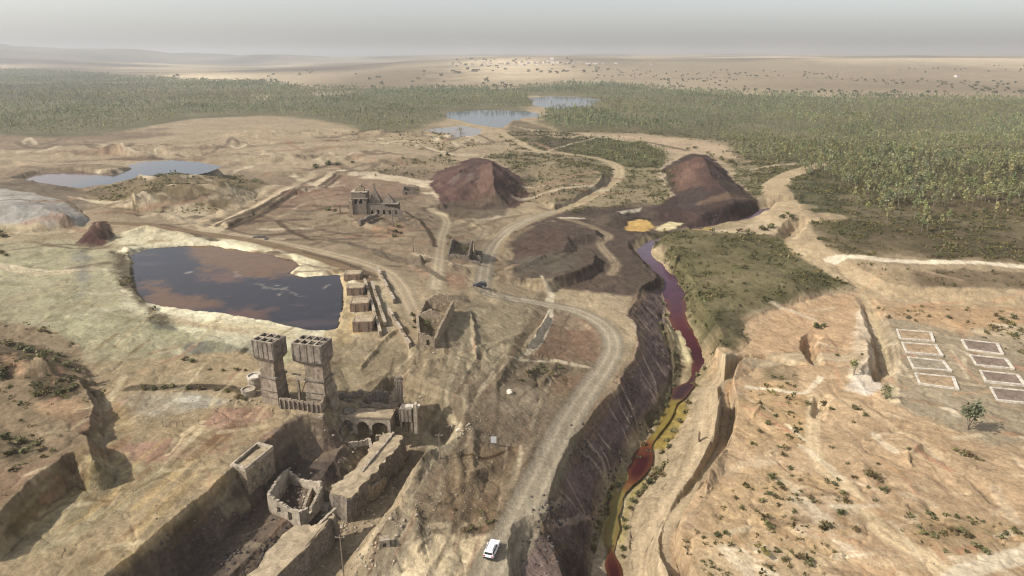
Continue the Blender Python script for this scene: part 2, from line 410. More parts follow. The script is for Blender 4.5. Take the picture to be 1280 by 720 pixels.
def paint(pts, col, soft=2.0, a=1.0, nz=0.0, nsc='B', warp=1.0, smooth=0, scrub=None, world=None):
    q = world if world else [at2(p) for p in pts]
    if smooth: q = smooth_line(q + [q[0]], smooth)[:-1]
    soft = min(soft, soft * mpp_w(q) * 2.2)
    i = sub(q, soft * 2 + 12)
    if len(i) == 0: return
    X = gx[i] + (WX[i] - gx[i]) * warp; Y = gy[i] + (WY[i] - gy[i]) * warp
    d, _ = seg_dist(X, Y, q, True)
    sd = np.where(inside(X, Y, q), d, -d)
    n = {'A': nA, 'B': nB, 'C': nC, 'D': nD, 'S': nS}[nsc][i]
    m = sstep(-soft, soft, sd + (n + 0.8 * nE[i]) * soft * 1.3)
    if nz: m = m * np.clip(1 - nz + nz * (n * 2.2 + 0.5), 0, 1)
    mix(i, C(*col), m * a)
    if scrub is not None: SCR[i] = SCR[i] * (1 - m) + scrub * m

def stroke(pts, col, w, soft=1.0, a=1.0, nz=0.0, warp=0.35, sm=6, tracks=0, ed=0.45):
    """a strip along a traced line; w = width in metres (or a list, one per point)"""
    q = [at2(p) for p in pts]; rm = np.mean([math.hypot(*p_) for p_ in q]); fw = 1 + 1.1 * min(max((rm - 230) / 300, 0), 1)
    if tracks: fw = 1 + (fw - 1) * 0.35; warp = 0.1; ed = 0.25
    ws = [a_ * fw for a_ in w] if hasattr(w, '__len__') else [w * fw] * len(q)
    q3 = smooth_line([(a_[0], a_[1], b_) for a_, b_ in zip(q, ws)], sm) if sm else [(a_[0], a_[1], b_) for a_, b_ in zip(q, ws)]
    wz = np.array([p[2] for p in q3]); q2 = [p[:2] for p in q3]
    i = sub(q2, wz.max() + soft * 2 + 6)
    if len(i) == 0: return
    X = gx[i] + (WX[i] - gx[i]) * warp; Y = gy[i] + (WY[i] - gy[i]) * warp
    soft = min(soft, soft * mpp_w(q2) * 2.0)
    d, t = seg_dist(X, Y, q2)
    hw = np.interp(t, np.arange(len(wz)), wz) / 2
    m = sstep(-soft, soft, hw - d + (nB[i] + nE[i]) * soft * ed)
    if nz: m = m * np.clip(1 - nz + nz * (nB[i] * 2.2 + 0.5), 0, 1)
    mix(i, C(*col), m * a)
    SCR[i] *= (1 - m)
    if tracks: ROADM[i] = np.maximum(ROADM[i], m)
    if tracks:
        tr = np.exp(-((d - hw * 0.42) / (0.10 * hw + 0.15)) ** 2) * m
        mix(i, C(*[min(255, c * 1.13) for c in col]), tr * tracks)
        tr = np.exp(-((d - hw * 0.95) / (0.15 * hw + 0.2)) ** 2)
        mix(i, C(*[c * 0.84 for c in col]), tr * tracks * 0.6)


# --- far country
ff = sstep(1100, 2200, gr)
farcol = C(198, 176, 138)[None] * (1 + 0.25 * fbm(gx, gy, 900, 60, 4)[:, None])
A = A * (1 - ff[:, None]) + farcol * ff[:, None]
dk = sstep(0.0, 0.35, fbm(gx * 0.5, gy, 700, 61, 6, 0.6)) * sstep(1600, 3000, gr)
left = sstep(0.2, -0.5, gx / np.maximum(gy, 1))
A = A * (1 - (dk * (0.45 + 0.4 * left))[:, None]) + C(105, 95, 78) * (dk * (0.45 + 0.4 * left))[:, None]
fl = sstep(5200, 6500, gr) * left
A = A * (1 - 0.8 * fl[:, None]) + C(90, 90, 78) * 0.8 * fl[:, None]
# --- general variation of bare soil nearer
A *= (1 + 0.10 * nA[:, None] * np.array([0.8, 1, 1.2]))
m = sstep(0.1, 0.6, nS) * 0.5 * (1 - ff); A = A * (1 - m[:, None]) + C(150, 128, 98) * m[:, None]

FL = [(-300, 85), (0, 86), (60, 88), (150, 95), (330, 103), (385, 112), (430, 110), (560, 110), (640, 111), (668, 126), (662, 139), (560, 140), (556, 150), (535, 161), (500, 166), (470, 163), (400, 149), (330, 145), (240, 148), (170, 160), (120, 168), (60, 171), (0, 168), (-300, 165)]
FR = [(640, 110), (700, 106), (760, 106), (900, 117), (1060, 122), (1280, 124), (1600, 124), (1700, 300), (1290, 262), (1100, 258), (1040, 225), (985, 212), (930, 202), (905, 180), (860, 172), (790, 166), (705, 165), (668, 152), (690, 138), (738, 124), (715, 121), (655, 119)]
FRS = [(985, 205), (1050, 200), (1700, 200), (1800, 335), (1280, 326), (1150, 319), (1075, 316), (1020, 300), (1000, 275), (982, 240)]
GR = [(712, 190), (740, 174), (800, 178), (834, 190), (830, 210), (780, 208), (718, 195)]
# --- bare benches left of centre
paint([(-100, 168), (120, 168), (240, 148), (400, 148), (500, 165), (560, 168), (640, 178), (600, 200), (520, 205), (430, 215), (300, 215), (-100, 215)], (172, 152, 120), 8, 1, 0.3, 'S')
for k in range(16):
    y = 172 + k * 3.2; x0 = random.uniform(-60, 350); L = random.uniform(80, 260)
    stroke([(x0, y + random.uniform(-2, 2)), (x0 + L * .5, y + random.uniform(-3, 3)), (x0 + L, y + random.uniform(-3, 3))], random.choice([(140, 118, 92), (205, 184, 146), (128, 106, 84), (165, 138, 106)]), random.uniform(2, 7), 2.0, 0.8, 0.4)
paint([(-50, 165), (100, 168), (200, 160), (230, 168), (60, 185), (-50, 188)], (138, 118, 92), 8, 0.8, 0.4, 'S')
paint([(370, 145), (470, 160), (560, 168), (620, 178), (560, 190), (430, 175)], (172, 150, 112), 8, 0.8, 0.5, 'S', scrub=0.25)
paint(FL, (120, 117, 82), 12, 0.95, 0.15, 'A', scrub=0.6)
paint([(-100, 108), (120, 104), (320, 112), (330, 122), (120, 124), (-100, 126)], (112, 90, 70), 14, 0.7, 0.5)
paint([(312, 119), (335, 117), (345, 124), (325, 125)], (190, 170, 140), 4, 0.9)
paint([(385, 114), (430, 112), (470, 112), (430, 118), (390, 120)], (185, 162, 132), 4, 0.9)
paint(FR, (122, 117, 80), 10, 0.95, 0.2, 'A', scrub=0.6)
paint(FRS, (112, 102, 68), 6, 1, 0.3, 'B', scrub=0.85)
paint([(1050, 232), (1150, 225), (1290, 245), (1290, 275), (1120, 262)], (126, 104, 74), 8, 0.8, 0.4, 'B', scrub=0.6)
paint([(1090, 282), (1280, 285), (1300, 330), (1150, 320), (1060, 318)], (108, 92, 66), 6, 0.85, 0.4, 'B', scrub=0.9)
paint([(980, 245), (1010, 222), (1050, 230), (1065, 255), (1040, 275), (1005, 270)], (86, 90, 58), 4, 0.9, 0.3, 'B', scrub=0.9)
# centre top
paint([(640, 150), (700, 165), (740, 172), (715, 190), (650, 186), (628, 172)], (120, 108, 78), 5, 0.9, 0.3, 'B', scrub=0.6)
paint([(672, 172), (700, 166), (760, 172), (765, 178), (715, 189), (680, 186)], (92, 84, 66), 4, 0.9, 0.2, scrub=0.7)
paint([(640, 158), (700, 166), (780, 168), (770, 174), (690, 172)], (190, 168, 132), 3, 0.8)
paint([(770, 170), (840, 172), (905, 182), (925, 198), (890, 196), (850, 192), (800, 178)], (190, 165, 130), 4, 1, 0.1)
stroke([(800, 176), (840, 184), (860, 188)], (110, 92, 70), 3, 1.5, 0.8)
paint([(640, 188), (720, 194), (765, 206), (768, 218), (735, 240), (700, 256), (640, 245), (650, 222), (628, 206), (610, 196)], (140, 126, 92), 4, 1, 0.25, 'B', scrub=0.5)
paint([(610, 215), (660, 212), (670, 224), (655, 232)], (98, 86, 70), 3, 0.7, 0.4)
paint([(640, 228), (700, 222), (700, 250), (650, 256)], (166, 140, 108), 4, 0.7, 0.4)
paint([(770, 205), (840, 205), (842, 225), (835, 245), (830, 255), (770, 260), (715, 266), (745, 240), (772, 222)], (140, 130, 92), 4, 1, 0.35, 'B', scrub=0.6)
paint([(700, 262), (740, 246), (790, 236), (830, 246), (825, 258), (760, 266)], (168, 148, 114), 3, 0.7, 0.5)
paint(GR, (98, 102, 58), 4, 1, 0.2, scrub=0.6)
paint([(825, 208), (835, 203), (848, 198), (856, 205), (840, 210), (830, 225), (846, 238), (843, 246), (832, 248), (838, 238), (824, 222)], (200, 178, 146), 1.5, 0.9)
paint([(910, 200), (985, 206), (990, 215), (960, 240), (945, 250), (930, 235)], (126, 118, 82), 4, 1, 0.3, 'B', scrub=0.7)
# left centre: works ground, lines of the old railway
paint([(-100, 215), (300, 215), (430, 214), (540, 205), (640, 250), (640, 370), (500, 360), (420, 330), (300, 295), (150, 280), (105, 260), (-100, 240)], (154, 134, 106), 8, 1, 0.2, 'B')
paint([(100, 242), (140, 231), (190, 219), (245, 216), (285, 218), (325, 226), (330, 238), (300, 260), (240, 266), (180, 264), (130, 260)], (138, 120, 84), 4, 1, 0.3, 'B', scrub=0.35)
stroke([(205, 258), (240, 250), (290, 236), (300, 232)], (92, 78, 58), 2, 1.2, 0.8)
stroke([(140, 258), (175, 244), (205, 252), (230, 256)], (182, 160, 124), 3, 1.5, 0.6)
stroke([(262, 286), (330, 252), (400, 226), (428, 213)], (196, 174, 134), 5, 1, 0.8)
stroke([(252, 276), (300, 255), (350, 232), (390, 216)], (186, 165, 128), 5, 1.5, 0.6)
stroke([(272, 281), (340, 250), (418, 218)], (112, 92, 72), 2.2, 0.8, 0.8)
stroke([(286, 286), (350, 254), (425, 220)], (120, 98, 76), 2.2, 0.8, 0.7)
stroke([(300, 288), (360, 258), (430, 224)], (150, 124, 98), 4, 0.8, 0.7)
paint([(190, 262), (255, 258), (250, 275), (235, 283), (200, 270)], (190, 172, 138), 3, 0.8, 0.3)
paint([(350, 230), (430, 218), (520, 226), (530, 245), (420, 262), (340, 262)], (158, 126, 102), 5, 0.8, 0.5, 'B')
stroke([(340, 246), (400, 238), (450, 240)], (150, 108, 88), 6, 3, 0.6, 0.5)
paint([(440, 217), (470, 218), (530, 226), (562, 232), (564, 238), (535, 236), (500, 228), (450, 222)], (206, 186, 152), 1.5, 0.95)
paint([(520, 240), (545, 240), (572, 252), (560, 255), (545, 248)], (206, 186, 152), 1.5, 0.95)
paint([(575, 273), (640, 262), (636, 272), (600, 276)], (194, 176, 144), 2, 0.8, 0.3)
paint([(480, 205), (560, 195), (575, 205), (545, 214), (530, 224), (450, 215)], (140, 122, 92), 4, 0.7, 0.4, 'B', scrub=0.3)
# red / dark heaps
HEAP = [(534, 224), (547, 213), (572, 206), (592, 198), (608, 199), (626, 208), (650, 224), (656, 240), (636, 250), (600, 256), (566, 253), (554, 240)]
paint(None, (108, 78, 70), 1.5, 1, 0.1, 'B', world=wp([(532, 226), (545, 213), (570, 206), (592, 197), (608, 198), (628, 208), (652, 222), (664, 243), (650, 259), (604, 266), (556, 264), (546, 244)], 0))
stroke([(590, 200), (594, 215), (588, 232), (580, 246)], (90, 72, 68), 4, 2, 0.7, 0.3)
stroke([(612, 206), (608, 220), (600, 240)], (134, 104, 86), 8, 3, 0.7, 0.2)
stroke([(566, 226), (585, 218), (590, 222)], (150, 134, 122), 3, 2, 0.6, 0.5)
paint([(525, 262), (560, 254), (640, 254), (634, 270), (600, 274), (560, 270)], (114, 98, 80), 2, 0.95, 0.2)
CONE = wp([(96, 306), (106, 287), (116, 277), (133, 277), (140, 292), (141, 307), (120, 308)], 10)
# grey pile and left flats
paint([(-80, 300), (100, 300), (150, 292), (180, 330), (215, 402), (300, 425), (420, 432), (330, 470), (200, 482), (100, 452), (0, 405), (-80, 400)], (170, 163, 126), 4, 1, 0.2, 'B')
paint([(-60, 240), (0, 236), (50, 243), (82, 254), (108, 273), (97, 281), (60, 285), (-60, 282)], (172, 166, 154), 2, 1, 0.15)
paint([(10, 254), (70, 254), (90, 268), (70, 276), (20, 272)], (146, 142, 136), 2, 0.8, 0.6, 'D')
paint([(-60, 236), (60, 226), (100, 238), (112, 262), (95, 262), (60, 246), (0, 236)], (126, 112, 94), 3, 0.9, 0.3)
paint([(-60, 282), (60, 286), (100, 284), (95, 300), (-60, 306)], (164, 148, 112), 3, 0.8, 0.4)
for k in range(40):
    x = random.uniform(-30, 330); y = random.uniform(312, 470)
    stroke([(x, y), (x + random.uniform(20, 60), y + random.uniform(-9, 6))], random.choice([(192, 184, 150), (148, 138, 104), (142, 132, 98), (200, 192, 160)]), random.uniform(1, 3.5), 1.6, 0.5, 0.6)
paint(None, (96, 64, 58), 0.8, 1, 0.1, world=CONE)
paint([(88, 318), (104, 312), (112, 345), (104, 372), (94, 350)], (136, 132, 124), 3, 0.7, 0.5)
paint([(186, 398), (214, 404), (222, 412), (196, 412)], (122, 124, 108), 2, 0.8)
paint([(232, 436), (262, 420), (300, 420), (322, 434), (290, 452), (250, 456)], (116, 116, 106), 3, 0.8, 0.5, 'D')
stroke([(330, 429), (310, 434), (290, 446), (262, 455)], (74, 64, 50), 2.0, 0.8, 0.9, 0.2)
paint([(222, 446), (250, 444), (250, 456), (226, 456)], (118, 98, 70), 2, 0.8)
# crusts round the pond, the pond's muddy shores
paint([(136, 300), (160, 288), (210, 285), (260, 288), (320, 300), (360, 310), (400, 326), (424, 344), (420, 420), (395, 428), (300, 412), (240, 402), (205, 388), (178, 370), (165, 340)], (196, 182, 142), 2, 1, 0.25)
paint([(160, 300), (200, 296), (228, 300), (218, 312), (170, 314)], (168, 146, 98), 2, 0.8, 0.2)
paint([(225, 408), (300, 418), (360, 426), (412, 420), (405, 432), (330, 440), (250, 425)], (204, 196, 160), 3, 0.7, 0.4)
PW = wp(POND, ZP); i = sub(PW, 14); d, _ = seg_dist(gx[i] + (WX[i] - gx[i]) * 1.5, gy[i] + (WY[i] - gy[i]) * 1.5, PW, True); ot = ~inside(gx[i], gy[i], PW)
mix(i, C(226, 216, 180), np.where(ot, sstep(12, 3, d + 6 * nC[i] + 2 * nE[i]), 0) * 0.85)
mix(i, C(150, 128, 84), np.where(ot, np.exp(-((d - 1.2) / 0.9) ** 2), 0) * 0.6)
paint([(346, 334), (368, 326), (400, 330), (420, 340), (418, 348), (398, 348), (374, 351), (352, 346)], (214, 200, 160), 1.2, 0.95, 0.15)
paint([(138, 314), (160, 320), (176, 345), (180, 366), (196, 388), (214, 407), (196, 405), (168, 374), (150, 352), (140, 332)], (104, 90, 66), 3, 0.95, 0.1, 'B', scrub=0.3)
paint([(300, 300), (350, 306), (400, 322), (414, 334), (380, 330), (340, 318), (306, 310)], (212, 198, 158), 1.5, 0.8, 0.3)
paint([(150, 290), (190, 286), (240, 290), (236, 298), (190, 300), (172, 316), (152, 312)], (206, 196, 160), 2, 0.8, 0.35)
# brown track curving past the pond, dam
stroke([(140, 279), (190, 282), (240, 290), (300, 298), (350, 308), (400, 322), (440, 338), (456, 350)], (150, 122, 88), 5, 1.2, 0.9, 0.1, tracks=0.5)
stroke([(290, 293), (330, 300), (390, 312), (440, 324), (480, 338), (500, 356), (512, 380), (522, 400)], (176, 156, 122), 7, 1.5, 0.9, tracks=0.5)
stroke([(330, 306), (390, 318), (430, 330), (464, 346), (480, 362)], (140, 118, 88), 3, 1.5, 0.8)
stroke([(412, 300), (460, 312), (500, 322), (530, 334), (560, 352)], (132, 118, 96), 3, 2, 0.7, 0.5)
stroke([(348, 276), (362, 288), (390, 299)], (120, 98, 76), 2, 1.2, 0.8)
stroke([(414, 338), (418, 370), (416, 405), (412, 432)], (204, 182, 136), 3.5, 1, 0.9)
stroke([(424, 336), (429, 370), (430, 405), (428, 430)], (188, 164, 118), 4.5, 1, 0.9)
paint([(436, 392), (478, 395), (480, 412), (440, 420), (436, 408)], (204, 170, 106), 1.5, 0.9)
paint([(436, 366), (470, 372), (472, 384), (438, 384)], (142, 118, 98), 1.5, 0.7)
paint([(466, 350), (478, 350), (494, 400), (486, 420), (476, 418)], (190, 174, 140), 1.5, 0.8)
paint([(410, 425), (540, 425), (560, 470), (540, 500), (420, 500)], (152, 136, 106), 4, 0.9, 0.3)
paint([(410, 455), (450, 455), (455, 480), (420, 492)], (176, 158, 120), 3, 0.7, 0.3)
paint([(470, 462), (510, 470), (524, 500), (500, 500)], (140, 118, 86), 3, 0.7, 0.4)
# middle: red soil by the ruin, road junctions
paint([(520, 335), (600, 350), (640, 372), (560, 360), (540, 352)], (170, 130, 100), 3, 0.7, 0.4)
paint([(465, 288), (500, 278), (510, 296), (480, 300)], (190, 140, 100), 2, 0.6, 0.3)
stroke([(545, 360), (548, 330), (552, 300), (558, 275), (540, 262)], (186, 166, 128), 5, 1.5, 0.7, tracks=0.4)
stroke([(506, 264), (530, 282), (545, 308), (548, 330)], (100, 82, 62), 1.6, 0.8, 0.7)
paint([(560, 275), (600, 276), (612, 300), (580, 300), (552, 330)], (176, 160, 124), 3, 0.6, 0.5)
# central slag flats
paint([(640, 288), (690, 268), (740, 258), (830, 258), (850, 240), (930, 250), (956, 262), (945, 272), (860, 286), (815, 300), (800, 312), (812, 332), (830, 358), (826, 372), (790, 372), (700, 360), (640, 350)], (104, 88, 75), 3, 1, 0.12, 'B')
paint([(720, 262), (800, 252), (850, 256), (870, 270), (790, 270), (740, 272)], (92, 78, 70), 2.5, 0.8, 0.3)
paint([(650, 296), (700, 282), (708, 300), (700, 318), (650, 322)], (112, 88, 74), 3, 0.6, 0.3)
paint([(642, 326), (690, 316), (730, 312), (720, 334), (690, 346), (642, 348)], (116, 106, 90), 3, 0.8, 0.3)
paint([(700, 348), (760, 326), (775, 345), (760, 358), (700, 360)], (116, 98, 80), 3, 0.7, 0.3)
stroke([(752, 290), (762, 296), (750, 304), (760, 318), (770, 332), (764, 342)], (158, 138, 108), 4, 1, 0.8, tracks=0.6)
stroke([(700, 272), (730, 280), (752, 290)], (150, 130, 100), 4, 1, 0.8, tracks=0.5)
stroke([(703, 272), (728, 273)], (206, 190, 164), 2.2, 0.8, 0.9, sm=3)
paint([(770, 264), (802, 259), (800, 263), (776, 266)], (200, 186, 160), 1, 0.9)
stroke([(715, 316), (700, 324), (682, 330)], (96, 84, 62), 2, 1, 0.7)
HEAP2 = [(830, 214), (842, 205), (866, 194), (884, 196), (903, 215), (923, 239), (952, 262), (945, 271), (915, 278), (870, 282), (840, 277), (822, 264), (844, 244)]
paint(None, (90, 71, 64), 1.5, 1, 0.1, world=wp([(828, 214), (840, 205), (866, 193), (885, 195), (905, 214), (925, 238), (955, 262), (945, 272), (915, 279), (870, 283), (838, 279), (820, 264), (842, 245)], -1))
paint([(836, 214), (866, 198), (876, 212), (882, 232), (848, 240)], (124, 94, 78), 3, 0.9, 0.1)  # sunlit left face of the heap, painted lighter than the rest
paint([(838, 258), (852, 240), (884, 232), (896, 240), (872, 262)], (92, 80, 74), 2, 0.7, 0.3)
stroke([(868, 200), (880, 215), (892, 236)], (108, 80, 70), 5, 1.5, 0.7, 0.4)
stroke([(882, 252), (910, 246), (925, 246)], (140, 114, 88), 6, 2, 0.7, 0.2)
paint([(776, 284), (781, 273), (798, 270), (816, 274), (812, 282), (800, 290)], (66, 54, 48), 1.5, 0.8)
paint([(779, 285), (786, 276), (800, 273), (814, 276), (818, 284), (806, 289), (790, 289)], (212, 172, 92), 1.2, 1, 0.05)
paint([(816, 286), (838, 277), (853, 279), (846, 285), (822, 289)], (214, 196, 146), 1.2, 1, 0.05)
# haul road and the roads that leave it
paint([(560, 370), (680, 372), (745, 395), (775, 430), (760, 470), (700, 560), (640, 660), (600, 730), (480, 730), (520, 560), (560, 470), (590, 385)], (138, 121, 96), 5, 1, 0.25, 'B')
paint([(588, 374), (668, 378), (676, 400), (640, 440), (590, 470), (575, 420)], (178, 162, 126), 5, 0.8, 0.4)
paint([(670, 400), (700, 392), (745, 402), (754, 440), (745, 452), (668, 446)], (146, 112, 88), 3, 0.8, 0.2)
paint([(676, 390), (712, 392), (740, 410), (700, 412)], (168, 148, 118), 3, 0.7, 0.3)
paint([(640, 452), (700, 450), (738, 462), (700, 480), (650, 482)], (122, 106, 80), 3, 0.6, 0.5, 'D', scrub=0.4)
paint([(690, 462), (735, 466), (718, 500), (690, 495)], (152, 118, 90), 3, 0.7, 0.3)
paint([(628, 480), (690, 488), (690, 505), (640, 520), (600, 505)], (176, 158, 128), 4, 0.6, 0.5)
paint([(560, 560), (650, 560), (640, 600), (622, 648), (540, 640), (545, 600)], (150, 124, 90), 4, 0.8, 0.3)
paint([(584, 592), (606, 592), (606, 604), (586, 604)], (92, 68, 54), 1.2, 0.8, 0.2)
paint([(600, 618), (622, 612), (624, 628), (604, 630)], (120, 98, 78), 1.5, 0.7, 0.3)
stroke([(556, 570), (580, 569), (610, 573), (640, 560)], (96, 74, 50), 0.7, 0.35, 0.8)  # shadow line of the wooden pole, painted on the soil
paint([(500, 690), (520, 668), (560, 664), (612, 672), (600, 700), (590, 735), (470, 740)], (214, 192, 150), 2.5, 1, 0.12)
paint([(480, 640), (520, 640), (528, 668), (500, 700), (480, 735), (450, 735), (470, 680)], (156, 140, 112), 3, 0.8, 0.3)
stroke([(508, 605), (510, 640), (500, 668), (495, 720)], (178, 162, 132), 2, 1, 0.6, 0.3)
paint([(555, 668), (622, 650), (625, 664), (600, 668), (570, 664)], (116, 94, 66), 1.5, 0.7, 0.5, 'D')
stroke([(472, 636), (520, 645), (560, 656), (624, 652)], (190, 170, 130), 1.2, 0.6, 0.7, 0.4)
stroke([(600, 745), (614, 715), (640, 672), (665, 620), (690, 570), (712, 525), (738, 485), (758, 456), (767, 435), (762, 415), (745, 400), (715, 387), (680, 380), (640, 374), (600, 368)], (172, 159, 133), [7.2, 7.2, 7, 7, 6.6, 6.4, 6.2, 6, 6, 6, 6, 6, 6, 6, 6], 1.0, 1, 0, 0.15, tracks=0.7)
stroke([(606, 372), (604, 350), (608, 328), (618, 306), (636, 288), (660, 275), (690, 265), (715, 257), (745, 242), (768, 226), (774, 212), (758, 201), (730, 195), (700, 191), (668, 187), (645, 176), (630, 168), (618, 160), (600, 157), (575, 152)], (180, 160, 122), [9, 8, 7, 7, 7, 7, 7, 7, 7, 7, 7, 7, 6, 6, 7, 8, 8, 8, 7, 6], 1.5, 0.95, 0, 0.3, tracks=0.5)
stroke([(626, 345), (622, 325), (632, 303), (655, 288), (690, 276)], (150, 128, 98), 3, 1.2, 0.7)
stroke([(676, 345), (682, 352), (688, 365), (686, 378)], (210, 194, 160), [1, 2, 2.6, 3], 0.8, 0.9)
paint([(672, 352), (684, 358), (684, 372), (672, 372)], (116, 100, 80), 2, 0.7, 0.3)
stroke([(588, 385), (580, 420), (572, 450), (562, 480), (558, 510), (566, 528), (574, 536)], (196, 178, 140), 1.2, 0.7, 0.8)
stroke([(600, 372), (586, 400), (574, 440), (560, 490), (552, 530), (550, 560)], (150, 136, 108), 5, 1.5, 0.5)
stroke([(690, 386), (686, 400), (672, 424), (658, 442)], (212, 196, 164), [1.6, 2.6, 2.6, 1.6], 0.7, 0.95)
stroke([(672, 390), (662, 410), (645, 432), (640, 442)], (104, 90, 68), 3, 1.5, 0.7, 0.4)
stroke([(640, 446), (690, 452), (738, 459)], (208, 190, 156), 1.3, 0.6, 0.85, 0.2)
# slag slope
SL = top[1:] + bot[::-1]
paint(None, (136, 114, 106), 1.0, 1, 0.1, 'D', world=tw[1:] + bw[::-1])
i = np.nonzero(slag > 0)[0]
st = sstep(0.25, 0.6, fbm((gx * 0.8 + gy * 0.6)[i] * 2.2, (gy * 0.8 - gx * 0.6)[i] * 0.16, 1.6, 71, 3))
mix(i, C(124, 106, 94), st * 0.35)
st = sstep(0.0, 0.6, fbm(gx[i], gy[i], 9, 72, 4)); mix(i, C(92, 76, 74), st * 0.5)
cr = [[(752, 560), (764, 590), (772, 602)], [(715, 556), (740, 575), (752, 592), (770, 606)], [(700, 580), (715, 610), (735, 648)], [(690, 600), (712, 625), (732, 646)], [(772, 478), (790, 512), (800, 545)], [(782, 440), (805, 470), (828, 500)], [(790, 405), (812, 440), (832, 470)], [(800, 400), (826, 430)], [(800, 375), (822, 398)], [(760, 505), (780, 540), (788, 560)], [(740, 530), (762, 560)], [(688, 660), (715, 652), (735, 645)], [(775, 565), (782, 590), (776, 606)], [(730, 545), (752, 575), (758, 600)], [(795, 430), (815, 468), (822, 500)], [(770, 490), (782, 520), (796, 546)]]
for c_ in cr: stroke(c_, (188, 166, 144), random.uniform(0.5, 1.1), 0.4, 0.85, 0.3)
for k in range(60):
    x = random.uniform(690, 835); y = random.uniform(380, 640)
    p = at(x, y); j = int(np.argmin((gx - p[0]) ** 2 + (gy - p[1]) ** 2))
    if slag[j] > 0: stroke([(x, y), (x + random.uniform(2, 14), y + random.uniform(8, 18)), (x + random.uniform(8, 30), y + random.uniform(18, 42))], (150, 130, 116), random.uniform(0.25, 0.5), 0.25, 0.5, 0.4, sm=2)
paint([(664, 668), (690, 672), (730, 700), (736, 735), (700, 735), (680, 700)], (98, 84, 76), 2, 0.9, 0.3)
paint([(650, 652), (690, 656), (735, 690), (740, 716), (720, 690), (690, 668), (655, 664)], (136, 118, 98), 1.5, 0.7, 0.4)
stroke([(800, 368), (790, 395), (802, 408), (800, 432), (782, 465), (750, 505), (735, 535), (706, 572), (690, 615), (680, 645), (660, 660)], (150, 124, 96), 3.5, 1.5, 0.7, 0.3)
# river banks, bars, hedges
stroke([(p[0], p[1]) for p in rb], (176, 156, 116), [12] * 8 + [9] * (len(rb) - 8), 2, 0.8, 0.2)
paint([(834, 404), (850, 412), (862, 428), (868, 440), (862, 455), (852, 452), (842, 432), (830, 416)], (206, 190, 142), 1, 0.95, 0.1)
stroke([(826, 408), (840, 432), (846, 455), (842, 485), (836, 496), (826, 512), (812, 530)], (112, 100, 74), 3.5, 0.9, 0.9, 0.2)
paint([(865, 440), (890, 450), (905, 452), (880, 470), (868, 480), (862, 470)], (150, 134, 96), 1.5, 0.7, 0.3)
paint([(834, 505), (852, 498), (862, 512), (848, 538), (830, 562), (814, 562), (822, 540)], (168, 144, 58), 1.0, 0.95, 0.2, 'D')
stroke([(790, 602), (776, 622), (768, 645), (766, 672)], (176, 158, 88), 6, 1.5, 0.8, 0.2)
paint([(775, 602), (790, 612), (785, 630), (778, 650), (772, 640)], (196, 180, 140), 1, 0.7)
paint([(745, 690), (762, 684), (765, 735), (740, 735)], (176, 158, 132), 2, 0.8, 0.3)
paint([(842, 298), (870, 291), (905, 286), (940, 280), (962, 268), (985, 280), (1000, 300), (960, 293), (900, 291), (850, 297)], (196, 174, 136), 2, 0.9, 0.1)
paint([(860, 284), (890, 283), (892, 288), (866, 290)], (176, 150, 84), 1.2, 0.9)
SH = [(815, 297), (830, 290), (900, 290), (960, 293), (1000, 309), (1040, 339), (1072, 356), (1040, 363), (1000, 372), (960, 385), (930, 400), (936, 420), (920, 438), (893, 441), (868, 420), (856, 390), (851, 356), (836, 330)]
# right hand soils
paint([(880, 440), (930, 400), (1000, 372), (1075, 362), (1120, 372), (1600, 372), (1700, 800), (760, 800), (800, 720), (830, 640), (870, 560), (885, 485)], (196, 165, 124), 3, 1, 0.15, 'A')
paint([(940, 395), (1060, 365), (1078, 400), (1070, 440), (1030, 470), (960, 460), (935, 430)], (198, 162, 120), 3, 0.8, 0.2)
paint([(1090, 395), (1160, 380), (1290, 380), (1300, 420), (1160, 405)], (196, 158, 112), 3, 0.8, 0.5, scrub=0.4)
paint([(1180, 415), (1290, 405), (1300, 450), (1230, 425)], (190, 174, 140), 4, 0.7, 0.5, scrub=0.3)
paint([(1090, 402), (1200, 415), (1290, 430), (1420, 520), (1250, 560), (1110, 500), (1100, 450)], (168, 151, 121), 3, 1, 0.12)
paint([(940, 478), (1000, 480), (1020, 500), (1012, 560), (960, 570), (912, 560), (915, 510)], (192, 158, 108), 4, 0.8, 0.5, scrub=0.45)
paint([(900, 600), (960, 580), (1050, 600), (1090, 660), (1000, 735), (860, 735), (850, 680)], (198, 166, 118), 5, 0.8, 0.5, scrub=0.5)
paint([(985, 620), (1070, 610), (1085, 660), (1050, 690), (990, 665)], (200, 184, 156), 4, 0.6, 0.6, 'D', scrub=0.6)
paint([(870, 690), (960, 680), (1040, 700), (1050, 740), (860, 740)], (206, 182, 142), 4, 0.6, 0.5)
paint([(1130, 640), (1280, 655), (1290, 690), (1220, 700), (1140, 680)], (176, 150, 104), 4, 0.6, 0.5, scrub=0.55)
for k in range(34):
    x = random.uniform(1040, 1300); y = random.uniform(500, 730)
    stroke([(x, y), (x + random.uniform(40, 130), y + random.uniform(6, 22))], random.choice([(178, 142, 102), (216, 190, 146), (222, 200, 160), (190, 150, 108)]), random.uniform(0.5, 2), 0.9, 0.45, 0.5, sm=2)
paint([(1135, 336), (1290, 338), (1400, 372), (1180, 368), (1140, 362)], (128, 108, 82), 2.5, 0.95, 0.25, scrub=0.6)
paint([(1050, 325), (1135, 335), (1140, 362), (1100, 358), (1060, 345)], (174, 150, 112), 3, 0.9, 0.3, scrub=0.25)
paint(SH, (118, 110, 72), 2.5, 1, 0.2, 'B', scrub=0.9, warp=0.7)
paint([(900, 385), (935, 390), (935, 418), (918, 438), (892, 438), (880, 412)], (92, 88, 60), 3, 0.7, 0.3, scrub=0.9)
paint([(925, 400), (960, 385), (975, 392), (935, 432)], (190, 160, 122), 2, 0.6)
